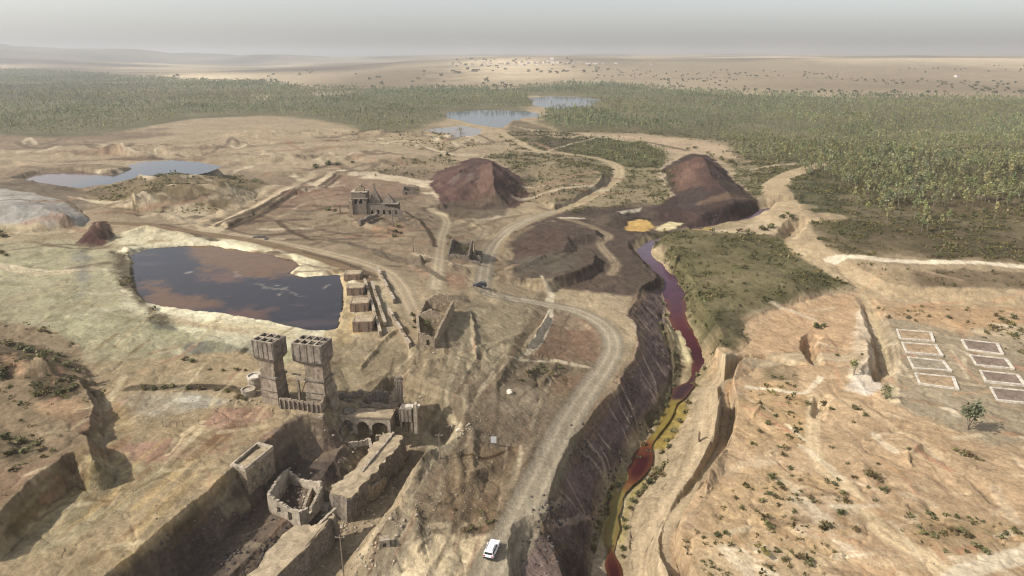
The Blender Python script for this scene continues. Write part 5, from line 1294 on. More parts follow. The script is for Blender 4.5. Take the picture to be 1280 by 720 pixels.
# ------------------------------------------------------------------ the two loading towers
def tower(px, py, z0, label, yaw, W, D, sw, sd, sh, hh, off=0.0, cells=(3, 2), legs=False):
    x, y = P(px, py, z0); t = thing('loading_tower', label, 'tower', (x, y, z0), yaw)
    m = MB(); x0, x1 = off - sw / 2, off + sw / 2
    m.frustum(x0 - .25, x1 + .25, -sd / 2 - .2, sd / 2 + .2, -1.5, x0, x1, -sd / 2, sd / 2, sh * 0.62)
    m.box(x0 + .1, x1 - .1, -sd / 2 + .1, sd / 2 - .1, sh * 0.62 + .003, sh)
    sh_o = m.build('shaft', conc2, t)
    c = MB(); c.box(x0 - .3, x1 + .3, -sd / 2 - .3, sd / 2 + .3, sh * 0.62 - .2, sh * 0.62 + .25); c.build('collar', conc, t)
    for k in range(2):
        f = MB(); f.box(x0 - .28, x1 + .28, -sd / 2 - .28, sd / 2 + .28, sh * (0.14 + 0.16 * k), sh * (0.14 + 0.16 * k) + .14); f.build('band', conc, sh_o)
    h = MB()
    h.frustum(x0 - .1, x1 + .1, -sd / 2 - .1, sd / 2 + .1, sh + .003, -W / 2, W / 2, -D / 2, D / 2, sh + 0.9)
    th = .28
    for (a0, a1, b0, b1) in ((-W / 2, W / 2, -D / 2, -D / 2 + th), (-W / 2, W / 2, D / 2 - th, D / 2), (-W / 2, -W / 2 + th, -D / 2 + th, D / 2 - th), (W / 2 - th, W / 2, -D / 2 + th, D / 2 - th)):
        h.box(a0, a1, b0, b1, sh + .9 - .004, sh + hh)
    hp = h.build('hopper', conc, t)
    # ribs cast into the hopper walls
    for k in range(5):
        xx = -W / 2 + .3 + (W - .6) * k / 4; r = MB(); r.box(xx - .07, xx + .07, -D / 2 - .10, -D / 2 + .02, sh + .95, sh + hh - .1); r.build('rib', conc, hp)
    nx, ny = cells
    for k in range(1, nx):
        xx = -W / 2 + W * k / nx; g = MB(); g.box(xx - .14, xx + .14, -D / 2 + .02, D / 2 - .02, sh + hh - .35, sh + hh + .06); g.build('grid_beam', plast, t)
    for k in range(0, ny + 1):
        yy = -D / 2 + .14 + (D - .28) * k / ny; g = MB(); g.box(-W / 2 - .03, W / 2 + .03, yy - .13, yy + .13, sh + hh - .3, sh + hh + .09); g.build('grid_beam', plast, t)
    if legs:
        for (lx, ly) in ((-W / 2 + .4, -D / 2 + .5), (-W / 2 + .4, D / 2 - .5)):
            l = MB(); l.box(lx - .25, lx + .25, ly - .25, ly + .25, -1.5, sh * .6); l.build('column', conc2, t)
        b_ = MB(); b_.box(-W / 2 + .1, x0 + .05, -D / 2 + .2, -D / 2 + .75, sh * .6 + .002, sh * .6 + .5); b_.build('cross_beam', plast, t)
        b_ = MB(); b_.tube((-W / 2 + .4, -D / 2 + .5, 1), (x0, -D / 2 + .6, sh * .55), .14, .14, 6); b_.tube((-W / 2 + .4, D / 2 - .5, 1), (x0, D / 2 - .6, sh * .55), .14, .14, 6); b_.build('brace', rust, t)
        b_ = MB(); b_.box(-W / 2 - 2.2, -W / 2 + .1, -.3, .1, sh * .6, sh * .6 + .3); b_.build('walkway', plast, t)
        s_ = MB(); s_.frustum(x1 + .26, x1 + 1.6, -sd / 2 + .2, sd / 2 - .2, -1.5, x1 + .02, x1 + .4, -sd / 2 + .2, sd / 2 - .2, sh * .5); s_.build('buttress', conc2, t)
    return t
tower(345, 499, 9, 'tall narrow concrete loading tower with open grid hopper, left one beside the round tanks', R(-20), 5.8, 4.7, 4.2, 3.6, 10.5, 5.0)
tower(397, 500, 9, 'broad concrete loading tower with wide open grid hopper, right one above the retaining wall', R(-15), 7.4, 5.0, 4.7, 3.8, 9.8, 5.2, 0.9, (4, 2), True)

def tank(px, py, r, h, label, rim):
    b = base(px, py); t = thing('round_tank', label, 'tank', b)
    m = MB(); m.lathe([(r, -.5), (r, h), (r - .22, h), (r - .22, h - .9)], 32); m.build('tank_wall', plast, t)
    m = MB(); m.lathe([(r + .08, h - .35), (r + .08, h + .03), (r - .26, h + .03), (r - .26, h - .3)], 32); m.build('rim', white if rim else plast, t)
    m = MB(); m.lathe([(0.02, h - .8), (r - .2, h - .8)], 24); m.build('fill', deckm, t)
tank(320, 484, 1.75, 3.2, 'pale round tank standing just left of the narrow loading tower', True)
tank(311, 493, 1.6, 1.5, 'low squat round tank in front of the taller pale round tank', False)

def ruin(name, label, cat, px, py, walls, z=None, mat=None, th=.5, dz=-.8, jag=.2):
    """roofless masonry: walls = (part name, pixel a, pixel b, [heights], holes, material)"""
    b = base(px, py)
    if z is not None: b = Vector((*P(px, py, z), z))
    t = thing(name, label, cat, b)
    for w_ in walls:
        m = MB(); a_ = loc2(*w_[1], b.z, b); c_ = loc2(*w_[2], b.z, b)
        m.wall(a_, c_, th, dz, [h - dz for h in w_[3]], .5, jag, [(q[0], q[1], q[2] - dz, q[3] - dz) for q in (w_[4] if len(w_) > 4 else ())])
        m.build(w_[0], w_[5] if len(w_) > 5 and w_[5] else mat, t)
    return t, b
# ribbed retaining wall at the towers' feet
t, b = ruin('retaining_wall', 'ribbed concrete retaining wall in front of the broad loading tower', 'wall', 352, 515, [('wall_face', (351, 512), (403, 520), [3.0, 3.2, 3.0, 3.2, 3.0]), ('return_wall', (403, 520), (414, 500), [3.2, 4.2, 5.0]), ('footing', (350, 516), (404, 524), [.6, .6])], 8.0, conc2, .45, -2.5, .12)
a_ = np.array(loc2(351, 512, 8.0, b)); c_ = np.array(loc2(403, 520, 8.0, b)); d_ = (c_ - a_) / np.hypot(*(c_ - a_)); n_ = np.array([d_[1], -d_[0]])
for k in range(9):
    q = a_ + (c_ - a_) * (k + .3) / 9 + n_ * .38; m = MB(); m.box(-.14, .14, -.18, .18, -2, 2.9, math.atan2(d_[1], d_[0]), tuple(q)); m.build('rib', conc, t)
for k in range(3):
    s_ = MB(); p_ = loc2(409 - 3.2 * k, 514 + 7 * k, 6.5 - 1.2 * k, b); s_.box(p_[0] - .9, p_[0] + .9, p_[1] - .5, p_[1] + .5, -2.1 - 1.2 * k, -1.5 - 1.2 * k)
    tag(s_.build('stair_slab', plast, None, b), ['pale concrete slab, highest of the steps descending from the retaining wall', 'pale concrete slab, middle one of the steps descending from the retaining wall', 'pale concrete slab, lowest of the steps descending from the retaining wall'][k], 'slab', 'slabs stepping down by the towers')

# arched building
b = Vector((*P(427, 538, 2.0), 2.0)); e_ = P(489, 541, 2.0); yaw = math.atan2(e_[1] - b.y, e_[0] - b.x); L = math.hypot(e_[0] - b.x, e_[1] - b.y)
t = thing('arched_building', 'flat topped concrete building with three dark arches below the loading towers', 'building', b, yaw)
def arch(x0, x1, hs, ha, n=9):
    o = []
    for k in range(n):
        u0, u1 = x0 + (x1 - x0) * k / n, x0 + (x1 - x0) * (k + 1) / n; um = ((u0 + u1) / 2 - (x0 + x1) / 2) / ((x1 - x0) / 2)
        o.append((u0, u1, 0.0, hs + (ha - hs) * math.sqrt(max(0, 1 - um * um))))
    return o
W3 = L / 11.0
m = MB(); m.wall((0, 0), (L, 0), .6, -.6, [4.4] * 3, 1, 0, [(q[0], q[1], q[2] + .0, q[3] + .6) for q in arch(.5 * W3, 2.6 * W3, 1.6, 3.1) + arch(3.6 * W3, 6.2 * W3, 1.3, 2.7) + arch(6.9 * W3, 10.3 * W3, 1.3, 2.7)]); m.build('arched_wall', plast, t)
m = MB(); m.box(-.4, L + .3, -.45, 3.6, 3.803, 4.15); m.build('roof_slab', deckm, t)
for x_ in (L - .3, -.3): m = MB(); m.box(x_, x_ + .55, .303, 3.5, -.6, 3.8); m.build('side_wall', conc2, t)
m = MB(); m.wall((-.5, 4.2), (L + 1, 4.2), .5, -.6, [7.0, 6.2, 5.2, 6.0, 5.8, 6.2], .6, .3); m.build('back_wall', masn_dk, t)
m = MB(); m.lathe([(1.25 * W3, -.6), (1.25 * W3, 4.6), (.9 * W3, 4.9), (.02, 5.0)], 20, (1.5 * W3, 1.4)); m.build('vault', masn_dk, t)
# pillar, block tower, gantry
t, b = ruin('concrete_pillar', 'tall ribbed concrete pillar with a broken side wall behind the arched building', 'pillar', 500, 505, [('side_wall', (487, 504), (496, 504), [1.6, 4.2])], 6.6, conc2, .5, -1)
m = MB(); m.box(-.75, .75, -.6, .6, -1, 6.0); pl_ = m.build('shaft', conc, t)
m = MB(); m.box(-.9, .9, -.75, .75, 6.003, 6.4); m.box(-.6, .6, -.5, .5, 6.4, 7.2); m.build('cap', masn_dk, t)
for s_ in (-.45, 0, .45): m = MB(); m.box(s_ - .09, s_ + .09, -.72, -.58, -.8, 5.9); m.build('rib', conc2, pl_)
b = Vector((*P(510, 536, 2.0), 2.0)); t = thing('concrete_bunker', 'square concrete bunker raised on legs at the right end of the ruins', 'bunker', b, R(-4))
m = MB(); m.box(-1.6, 1.3, -.8, 1.9, 2.3, 5.6); m.build('bin', conc, t)
for (x_, y_) in ((-1.4, -.6), (1.1, -.6), (-1.4, 1.7), (1.1, 1.7)): m = MB(); m.box(x_ - .22, x_ + .22, y_ - .2, y_ + .2, -.5, 2.298); m.build('leg', conc2, t)
m = MB(); m.box(1.75, 2.5, -1.2, .2, -.6, 7.0); m.build('corner_pier', plast, t)
m = MB(); m.box(-.4, 2.9, -.2, 1.3, 5.603, 5.85); m.build('cover_slab', white, t)
for k in range(4): m = MB(); m.box(-1.7 + .9 * k, -1.55 + .9 * k, -.9, -.798, 2.4, 5.5); m.build('rib', conc2, t)
b = Vector((*P(492, 519, 5.2), 5.2)); t = thing('gantry_rail', 'thin rusty gantry rail bridging from the concrete pillar to the bunker', 'gantry')
t.location = b; m = MB(); m.tube((0, 0, 1.8), (6.2, .3, 1.9), .09, .09, 6); m.tube((0, .9, 2.6), (6.0, 1.2, 2.7), .09, .09, 6); m.build('rail', rust, t)
for k in range(4): m = MB(); m.box(1.6 * k, 1.6 * k + .15, -.1, .2, -4, 1.8); m.build('post', rust, t)

# block house set into the scarp
b = Vector((*P(307, 618, 1.0), 1.0))
q = [loc2(*p_, 9.0, b) for p_ in ((288, 581), (307, 586), (341, 558), (322, 553))]
t = thing('block_house', 'flat roofed stone block house built into the long dark scarp', 'building', b)
m = MB(); m.prism(q, -3, 7.2); bd = m.build('walls', masn, t)
q2 = [np.array(p_) for p_ in q]; ctr = sum(q2) / 4; qi = [ctr + (p_ - ctr) * .86 for p_ in q2]; qo = [ctr + (p_ - ctr) * 1.03 for p_ in q2]
for k in range(4):
    m = MB(); m.prism([qo[k], qo[(k + 1) % 4], qi[(k + 1) % 4], qi[k]], 7.203, 8.1); m.build('parapet', plast, t)
m = MB(); m.prism(qi, 7.204, 7.45); m.build('roof_earth', deckm, t)
d_ = (q2[2] - q2[1]); Ld = np.hypot(*d_); d_ = d_ / Ld; nn = np.array([d_[1], -d_[0]])
for u_ in (.22, .5, .78):
    m = MB(); p_ = q2[1] + d_ * Ld * u_ + nn * .03; m.box(-.5, .5, -.06, .06, 4.0, 5.4, math.atan2(d_[1], d_[0]), tuple(p_)); m.build('window', masn_dk, t)

# broken walls between the towers and the arches
ruin('broken_walls', 'jumble of low broken walls between the retaining wall and the arched building', 'ruin', 405, 535, [('wall_run', (398, 534), (424, 529), [1.6, .8, 2.2, 1.2]), ('wall_run', (404, 548), (428, 541), [.8, 1.6, .6]), ('cross_wall', (424, 529), (428, 545), [2.2, 1.0]), ('cross_wall', (400, 534), (404, 552), [1.4, .5])], 3.0, masn_dk, .5, -1.5, .3)
ruin('broken_walls', 'dark ragged wall stubs on the slope behind the arched building', 'ruin', 450, 500, [('wall_run', (420, 503), (452, 496), [1.4, 2.4, .8, 2.0, 1.0]), ('wall_run', (458, 498), (486, 494), [.8, 1.8, .6]), ('cross_wall', (452, 496), (449, 488), [1.6, .4])], 7.0, masn_dk, .6, -1.5, .35)
ruin('broken_walls', 'low broken wall stubs on the yard in front of the arched building', 'ruin', 455, 552, [('wall_run', (436, 556), (462, 552), [.8, .4, .9]), ('wall_run', (470, 548), (482, 546), [.9, .3]), ('cross_wall', (462, 552), (466, 566), [.9, .4])], 2.0, plast, .5, -.8, .15)
# roofless house on the shaded yard
zf = float(np.median([at(350, 640)[2], at(380, 640)[2], at(395, 620)[2]]))
ruin('roofless_house', 'roofless stone house with four broken walls in the shaded yard below the scarp', 'ruin', 372, 640,
     [('front_wall', (338, 640), (377, 655), [4.2, 3.6, 3.0, 2.6, 3.0], [(2.2, 3.2, .9, 2.2), (5.0, 6.0, 0, 2.0)]), ('right_wall', (377, 655), (404, 626), [3.0, 2.2, 1.6, 2.6, 3.6], [(2.2, 3.2, .6, 1.9)]), ('back_wall', (404, 626), (362, 606), [4.4, 3.4, 2.6, 3.6]), ('left_wall', (362, 606), (338, 640), [3.8, 4.6, 4.2]), ('inner_wall', (392, 618), (380, 640), [2.6, 1.0])], zf, plast, .55, -1.0, .15)

# masonry ramps with earth tops
def stone_ramp(label, outline, zt, zb, batter=1.12):
    q = [np.array(P(*p_, zt)) for p_ in outline]; c = sum(q) / len(q); b = Vector((c[0], c[1], zb)); t = thing('stone_ramp', label, 'ramp', b)
    q = smooth_line(q + [q[0]], 6)[:-1]
    q = [p_ - c + np.array([random.uniform(-.5, .5), random.uniform(-.5, .5)]) for p_ in q]; n = len(q)
    m = MB(); zt_ = [zt - zb - .25 + random.uniform(-.1, .1) for _ in q]
    o = [(p_[0], p_[1], z_) for p_, z_ in zip(q, zt_)] + [(p_[0] * batter, p_[1] * 1.03, -1.5) for p_ in q]
    m.add(o, [(i, (i + 1) % n, n + (i + 1) % n, n + i) for i in range(n)] + [tuple(range(n))]); m.build('side_walls', masn_dk, t)
    m = MB(); m.prism([(p_[0] * .985, p_[1] * .985) for p_ in q], [z_ + .02 for z_ in zt_], [z_ + .25 for z_ in zt_]); m.build('earth_top', deckm, t)
    return t, b, c
t, b, c = stone_ramp('upper length of the earth topped stone ramp running down from the bunker', [(480, 540), (503, 546), (490, 566), (475, 583), (456, 603), (440, 622), (412, 612), (428, 598), (444, 584), (462, 562)], 3.3, -0.6)
m = MB(); p0 = np.array(P(492, 542, 3.4)) - c; p1 = np.array(P(452, 590, 3.4)) - c; m.wall(p0, p1, .5, 3.6, [.9, .7, .8, .5], .5, .1); m.build('kerb_wall', plast, t)
t, b, c = stone_ramp('lower length of the earth topped stone ramp reaching the bottom edge of the picture', [(367, 655), (395, 656), (418, 641), (411, 652), (385, 682), (345, 722), (322, 745), (292, 745), (318, 710)], 3.3, -0.6)
m = MB(); p0 = np.array(P(420, 641, 2.4)) - c; p1 = np.array(P(384, 672, 2.4)) - c; m.wall(p0, p1, .5, 3.0, [1.2, 1.0, .7, .6], .5, .1); m.build('kerb_wall', plast, t)
ruin('stone_vault', 'small broken stone vault with a dark mouth beside the upper ramp', 'ruin', 462, 622, [('mouth_wall', (449, 627), (469, 618), [2.6, 3.0, 2.2], [(.9, 2.1, 0, 1.7)]), ('side_wall', (469, 618), (482, 600), [2.4, 1.6, .8]), ('end_wall', (449, 627), (444, 612), [2.6, 2.0])], -0.8, masn, .6, -1.0)
for (px, py, w_, lb) in ((424, 630, 1.6, 'upper'), (404, 634, 1.3, 'left'), (412, 646, 1.5, 'lower')):
    b = base(px, py); m = MB(); m.box(-w_, w_, -.6, .6, -.8, .7, R(8)); tag(m.build('stone_slab', plast, None, b), 'pale flat stone slab, the %s of three between the two ramps' % lb, 'slab', 'slabs between the ramps')

# roofless stone building in the middle
t, b = ruin('stone_building', 'long roofless stone building with three gables and trees growing inside', 'ruin', 545, 410,
     [('left_wall', (524.5, 432), (522, 406), [3.6, 4.4, 3.0]), ('left_wall', (522, 406), (532, 387), [1.6, 2.6, 3.0]), ('front_wall', (524.5, 432), (544, 433), [4.2, 3.6, 2.9, 2.2], [(2.0, 2.9, 0, 2.0)]), ('right_wall', (544, 433), (567, 387), [2.3, 3.0, 3.2, 3.0, 3.3, 3.3, 3.0]),
      ('middle_gable', (522, 406), (556, 408), [3.0, 4.0, 5.2, 4.2, 3.0], [(5.6, 6.6, 1.0, 2.4)]), ('rear_gable', (532, 387), (567, 387), [3.0, 4.4, 5.6, 4.6, 3.2], [(2.2, 3.2, 0, 2.2), (5.4, 6.4, .8, 2.4)])], None, masn, .6, -1.2)
t, b = ruin('small_ruin', 'small gabled stone ruin with stepped walls beside the road bend', 'ruin', 580, 322,
     [('front_wall', (560, 325.5), (586, 326.5), [2.4, 2.8, 2.4, 2.6], [(3.5, 4.8, .8, 2.0)]), ('gable_wall', (560, 325.5), (567, 311), [2.4, 4.0, 5.4, 4.6]), ('rear_wall', (567, 311), (591, 311), [4.0, 2.4, 3.4]), ('side_wall', (586, 326.5), (592, 311), [2.6, 4.8, 5.4, 3.0]), ('step_wall', (588, 318), (603, 318), [2.0, 1.5]), ('step_wall', (587, 323), (601, 324), [1.7, 1.2]), ('step_wall', (586, 328), (600, 329), [1.2, .8])], None, masn_dk, .6, -1)
m = MB(); m.tube((4.2, -.5, 0), (4.2, -.5, 6.2), .5, .3, 8); m.build('chimney', masn, t)
b = base(600, 302); t = thing('leaning_post', 'leaning dark timber standing behind the small gabled ruin', 'post', b); m = MB(); m.tube((-2.5, 0, -.3), (1.5, .5, 4.2), .3, .22, 6); m.build('timber', wood, t); m = MB(); m.box(-2.9, -2.1, -.4, .4, -.5, .4); m.build('footing', masn_dk, t)

# far works ruin
b = base(450, 268); b.z -= .4; mp_ = mpp(450, 268)
t = thing('works_ruin', 'large ruined ore works with a tower block and pointed hoppers in the middle distance', 'ruin', b)
def X_(px): return (px - 450) * mp_
m = MB(); w0, w1 = X_(441), X_(459)
for yy in (-.3, 6.2):
    m.wall((w0, yy), (w1, yy), .6, -1, [12.4, 12, 12.6, 11.4], .6, .25, [(1.2, 2.6, 2.0, 5.2), (3.6, 5.2, 1.5, 5.0), (1.2, 2.6, 6.8, 9.6), (3.6, 5.2, 6.8, 9.6)])
for xx in (w0, w1): m.wall((xx, -.3), (xx, 6.2), .6, -1, [12, 12.4, 11.8], .6, .25, [(1.5, 3, 2, 5), (3.8, 5, 6.8, 9.5)])
m.build('tower_block', masn_dk, t)
m = MB(); m.box(w0 - .6, w1 + .8, -.9, 6.8, 8.2, 8.7); m.box(w0 - .3, w1 + .6, -.6, 6.5, 11.2, 11.6); m.build('floor_slab', plast, t)
m = MB(); m.wall((w0 + 1.5, 2.5), (w1 - 1, 2.5), 2.2, 11.6, [1.0, 2.4, 3.2, 1.4], .6, .3); m.build('roof_hut', masn, t)
m = MB(); m.box(w0 - 1.2, w0 + .4, -1.2, .6, -1, 7.6); m.build('corner_pier', masn, t)
m = MB(); m.wall((w1, .4), (X_(504), -1.5), .7, -1, [6.6, 6.0, 6.2, 5.4, 5.0, 3.4], .7, .35, [(2 + 3 * k, 3.3 + 3 * k, 1.6, 3.8) for k in range(5)]); m.build('long_wall', masn_dk, t)
m = MB(); m.box(w1 + .4, X_(498), .9, 6.0, 5.2, 5.7); m.build('terrace_slab', plast, t)
m = MB(); m.wall((X_(462), 6), (X_(498), 6), .7, -1, [6.6, 6.8, 6.4], .7, .2); m.build('rear_wall', masn, t)
for (px, hh, r0) in ((468.5, 9.5, 3.4), (485.5, 5.6, 3.2), (438, 4.4, 2.0)):
    m = MB(); zz = 5.703 if px > 450 else 5.0; cx = X_(px)
    m.frustum(cx - r0 / 1.1, cx + r0 / 1.1, 1.2, 1.2 + 2 * r0 / 1.2, zz, cx - .35, cx + .15, 3.0, 3.6, zz + hh * .75)
    m.box(cx - .4, cx + .2, 2.9, 3.7, zz + hh * .75 - .1, zz + hh * (1.0 if px < 480 and px > 450 else .78)); m.build('hopper_cone', masn_dk, t)
m = MB(); m.box(X_(418), w0 - 1.3, 1.0, 1.8, 4.2, 4.7); m.box(X_(424), X_(425), 1.1, 1.7, -1, 4.198); m.build('pipe_bridge', rust, t)
ruin('low_ruin', 'low rubble wall stub in front of the far ore works', 'wall', 455, 278, [('wall_run', (449, 279), (471, 269), [1.6, 1.0, 1.8, .8, 1.2])], None, masn_dk, 1.4)
ruin('low_building', 'low dark roofless hut on the white flat behind the far ore works', 'ruin', 512, 243, [('front_wall', (504, 244), (524, 244), [3.4, 2.6, 3.2, 2.4], [(1.5, 2.6, .2, 1.9), (4.6, 5.8, .2, 1.9)]), ('left_wall', (504, 244), (505, 238), [3.4, 3.0]), ('rear_wall', (505, 238), (524, 238), [3.0, 2.2, 2.8])], None, masn_dk, .6)
ruin('fallen_frame', 'collapsed timber frame on the slope below the far ore works', 'frame', 504, 280, [('wall_run', (498, 275), (507, 275), [1.6, .8, 1.6, .6])], None, masn_dk, .4)

# terraced loading bins beside the pond
for k, (x0, x1, y0, y1, lb) in enumerate(((431, 450, 343, 350, 'farthest of the row'), (434.5, 454, 360, 369.5, 'second farthest of the row'), (438.5, 460, 379, 389.5, 'second nearest of the row, above the yellow sand'), (442, 465.5, 402, 414.5, 'nearest of the row, below the yellow sand'))):
    xm = (x0 + x1) / 2; b = base(xm, y1); mp_ = mpp(xm, y1); w_ = (x1 - x0) * mp_ / 2; h_ = (y1 - y0) * mp_ / .93
    t = thing('loading_bin', 'brown fronted earth filled loading bin, ' + lb, 'bin', b, R(4), 'terraced bins by the dark pond')
    m = MB(); m.wall((-w_, 0), (w_, 0), .5, -1, [h_ + 1] * 4, .5, .06); m.build('front_wall', brick, t)
    for s_ in (-1, 1): m = MB(); m.wall((s_ * w_, .26), (s_ * (w_ + .25), 5.5), .4, -1, [h_ + 1, h_ + .8], .6, .06); m.build('side_wall', masn, t)
    m = MB(); m.box(-w_ + .2, w_ - .2, .26, 5.6, -1, h_ - .18); m.build('earth_fill', deckm, t)
    for u_ in (-.5, .5): m = MB(); m.box(u_ * w_ - .15, u_ * w_ + .15, -.36, -.252, -1, h_ - .1); m.build('pier', masn_dk, t)
for (a_, c_, lb) in (((456, 353), (476, 421), 'long low wall immediately right of the loading bins'), ((465, 357), (482, 409), 'low wall, the middle one right of the loading bins'), ((472, 339), (493, 380), 'low dark wall on the bank, the farthest right of the loading bins'), ((486, 391), (513, 436), 'thick low wall between the loading bins and the roofless stone building')):
    b = base((a_[0] + c_[0]) / 2, (a_[1] + c_[1]) / 2); t = thing('low_wall', lb, 'wall', b)
    pts = [base(a_[0] + (c_[0] - a_[0]) * u, a_[1] + (c_[1] - a_[1]) * u) - b for u in np.linspace(0, 1, 6)]
    m = MB()
    for i_ in range(5): m.wall(pts[i_][:2], pts[i_ + 1][:2], .7, min(pts[i_].z, pts[i_ + 1].z) - .8, [2.3, 2.2, 2.4], .6, .15)
    m.build('masonry', masn, t); m = MB()
    for i_ in range(0, 5, 2): m.wall(pts[i_][:2], pts[i_ + 1][:2], .8, min(pts[i_].z, pts[i_ + 1].z) + 1.72, [.12, .1], .8, .02)
    m.build('coping', plast, t)

# ------------------------------------------------------------------ drying beds
BEDS = [[(1120, 412), (1164.5, 417), (1168.5, 428), (1124, 424)], [(1126.5, 428.5), (1170.5, 433), (1179, 447), (1132, 441.5)], [(1133.5, 446.5), (1180, 452.5), (1190, 466), (1141, 462)], [(1143, 467), (1193, 472), (1199, 488), (1148, 481.5)],
        [(1201, 425.5), (1247.5, 431), (1255, 444), (1208, 438)], [(1211.5, 444), (1258.5, 449.5), (1268, 463), (1219, 457)], [(1224, 463.5), (1273, 469.5), (1283, 484), (1231, 478)], [(1236.5, 485), (1292, 491), (1302, 508), (1245, 501)]]
bl_ = ['sandy rectangular bed with white kerbs, farthest of the left row', 'sandy rectangular bed with white kerbs, second farthest of the left row', 'greyish rectangular bed with white kerbs, second nearest of the left row', 'bright sandy rectangular bed with white kerbs, nearest of the left row',
       'brown rectangular bed with white kerbs, farthest of the right row', 'brown rectangular bed with white kerbs, second farthest of the right row', 'brown rectangular bed with white kerbs, second nearest of the right row', 'brown rectangular bed cut by the picture edge, nearest of the right row']
fm = [stone('bed_sand', (0.31, 0.22, 0.13), .15, .5, False), stone('bed_grey', (0.25, 0.21, 0.145), .15, .5, False), stone('bed_brown', (0.19, 0.14, 0.105), .15, .5, False)]
for k, q in enumerate(BEDS):
    w3 = [Vector(at(*p_)) for p_ in q]; c = sum(w3, Vector()) / 4; zt = max(p_.z for p_ in w3) + .12
    t = thing('drying_bed', bl_[k], 'bed', (c.x, c.y, zt - .3), 0, 'rectangular white-kerbed beds')
    o_ = [np.array([p_.x - c.x, p_.y - c.y]) for p_ in w3]; kw = (.5, .85, .5, .5); ed = []
    # inner outline by offsetting each edge
    for i_ in range(4):
        a_, b_ = o_[i_], o_[(i_ + 1) % 4]; d_ = (b_ - a_) / np.hypot(*(b_ - a_)); n_ = np.array([-d_[1], d_[0]])
        if n_ @ (-(a_ + b_) / 2) < 0: n_ = -n_
        ed.append((a_ + n_ * kw[i_], d_))
    inn = []
    for i_ in range(4):
        p_, d_ = ed[i_ - 1]; r2, e2 = ed[i_]; s_ = np.linalg.solve(np.array([d_, -e2]).T, r2 - p_); inn.append(p_ + d_ * s_[0])
    for i_ in range(4):
        m = MB(); m.prism([o_[i_], o_[(i_ + 1) % 4], inn[(i_ + 1) % 4], inn[i_]], -1.0, .55 + random.uniform(-.02, .02)); m.build('kerb', white, t)
    m = MB(); m.prism([p_ * .99 for p_ in inn], -1.0, .32); m.build('soil_fill', fm[0 if k in (0, 1, 3) else (1 if k == 2 else 2)], t)

# ------------------------------------------------------------------ vehicles
def car(px, py, heading, label, paint, name, cat):
    b = base(px, py); t = thing(name, label, cat, b, heading)          # local +Y is forward
    def prof(pts, hw, tp=0.0):
        m = MB(); n = len(pts); zt = max(p_[1] for p_ in pts); zb = min(p_[1] for p_ in pts)
        s_ = [hw - tp * (p_[1] - zb) / (zt - zb + 1e-6) for p_ in pts]
        v = [(-s_[i], p_[0], p_[1]) for i, p_ in enumerate(pts)] + [(s_[i], p_[0], p_[1]) for i, p_ in enumerate(pts)]
        return m.add(v, [tuple(range(n))[::-1], tuple(range(n, 2 * n))] + [(i, (i + 1) % n, n + (i + 1) % n, n + i) for i in range(n)])
    bo = prof([(-2.25, .42), (2.2, .42), (2.28, .7), (2.2, 1.0), (1.05, 1.12), (-2.25, 1.12), (-2.32, .75)], .93, .05).build('body', paint, t)
    md = bo.modifiers.new('bevel', 'BEVEL'); md.width = .06; md.segments = 2; md.limit_method = 'ANGLE'
    ca = prof([(-2.18, 1.115), (.95, 1.115), (.25, 1.72), (-.1, 1.80), (-1.95, 1.80), (-2.1, 1.7)], .86, .12).build('cabin', paint, t)
    md = ca.modifiers.new('bevel', 'BEVEL'); md.width = .05; md.segments = 2; md.limit_method = 'ANGLE'
    m = MB(); m.add([(-.72, .93, 1.17), (.72, .93, 1.17), (.66, .29, 1.72), (-.66, .29, 1.72)], [(0, 1, 2, 3)]); v_ = m.build('windscreen', glass, t); v_.location = (0, .03, .02)
    m = MB(); m.box(-.68, .68, -2.20, -2.13, 1.2, 1.62); m.build('rear_window', glass, t)
    for s_ in (-1, 1):
        for (y0, y1) in ((-.35, .5), (-1.25, -.45), (-2.0, -1.35)):
            m = MB(); m.add([(s_ * .872, y0, 1.2), (s_ * .872, y1, 1.2), (s_ * .79, y1 - (.28 if y1 > .4 else 0), 1.66), (s_ * .79, y0, 1.66)], [(0, 1, 2, 3)]); m.build('side_window', glass, t)
        for yy in (-1.4, 1.4):
            m = MB(); m.tube((s_ * .72, yy, .37), (s_ * .97, yy, .37), .37, .37, 18); w_ = m.build('wheel', dark, t)
            m = MB(); m.tube((s_ * .96, yy, .37), (s_ * .985, yy, .37), .2, .18, 12); m.build('rim', panelm, w_)
        m = MB(); m.box(s_ * .72 - .14, s_ * .72 + .14, -2.345, -2.26, .82, 1.05); m.build('tail_light', lampr, t)
        m = MB(); m.box(s_ * .68 - .16, s_ * .68 + .16, 2.2, 2.275, .72, .92); m.build('headlight', lampw, t)
        m = MB(); m.box(s_ * 1.0 - .09, s_ * 1.0 + .09, .55, .7, 1.15, 1.3); m.build('mirror', paint, t)
        m = MB(); m.box(s_ * .62 - .03, s_ * .62 + .03, -1.7, .0, 1.803, 1.86); m.build('roof_rail', dark, t)
    for (y0, y1) in ((-2.42, -2.27), (2.22, 2.36)): m = MB(); m.box(-.9, .9, y0, y1, .42, .68); m.build('bumper', dark, t)
    return t
car(615, 690, R(-16), 'white off-road car driving up the haul road near the bottom of the picture', carw, 'parked_car', 'car')
car(600, 358.5, R(78), 'small dark car seen side-on at the road junction beyond the roofless building', card, 'parked_car', 'car')

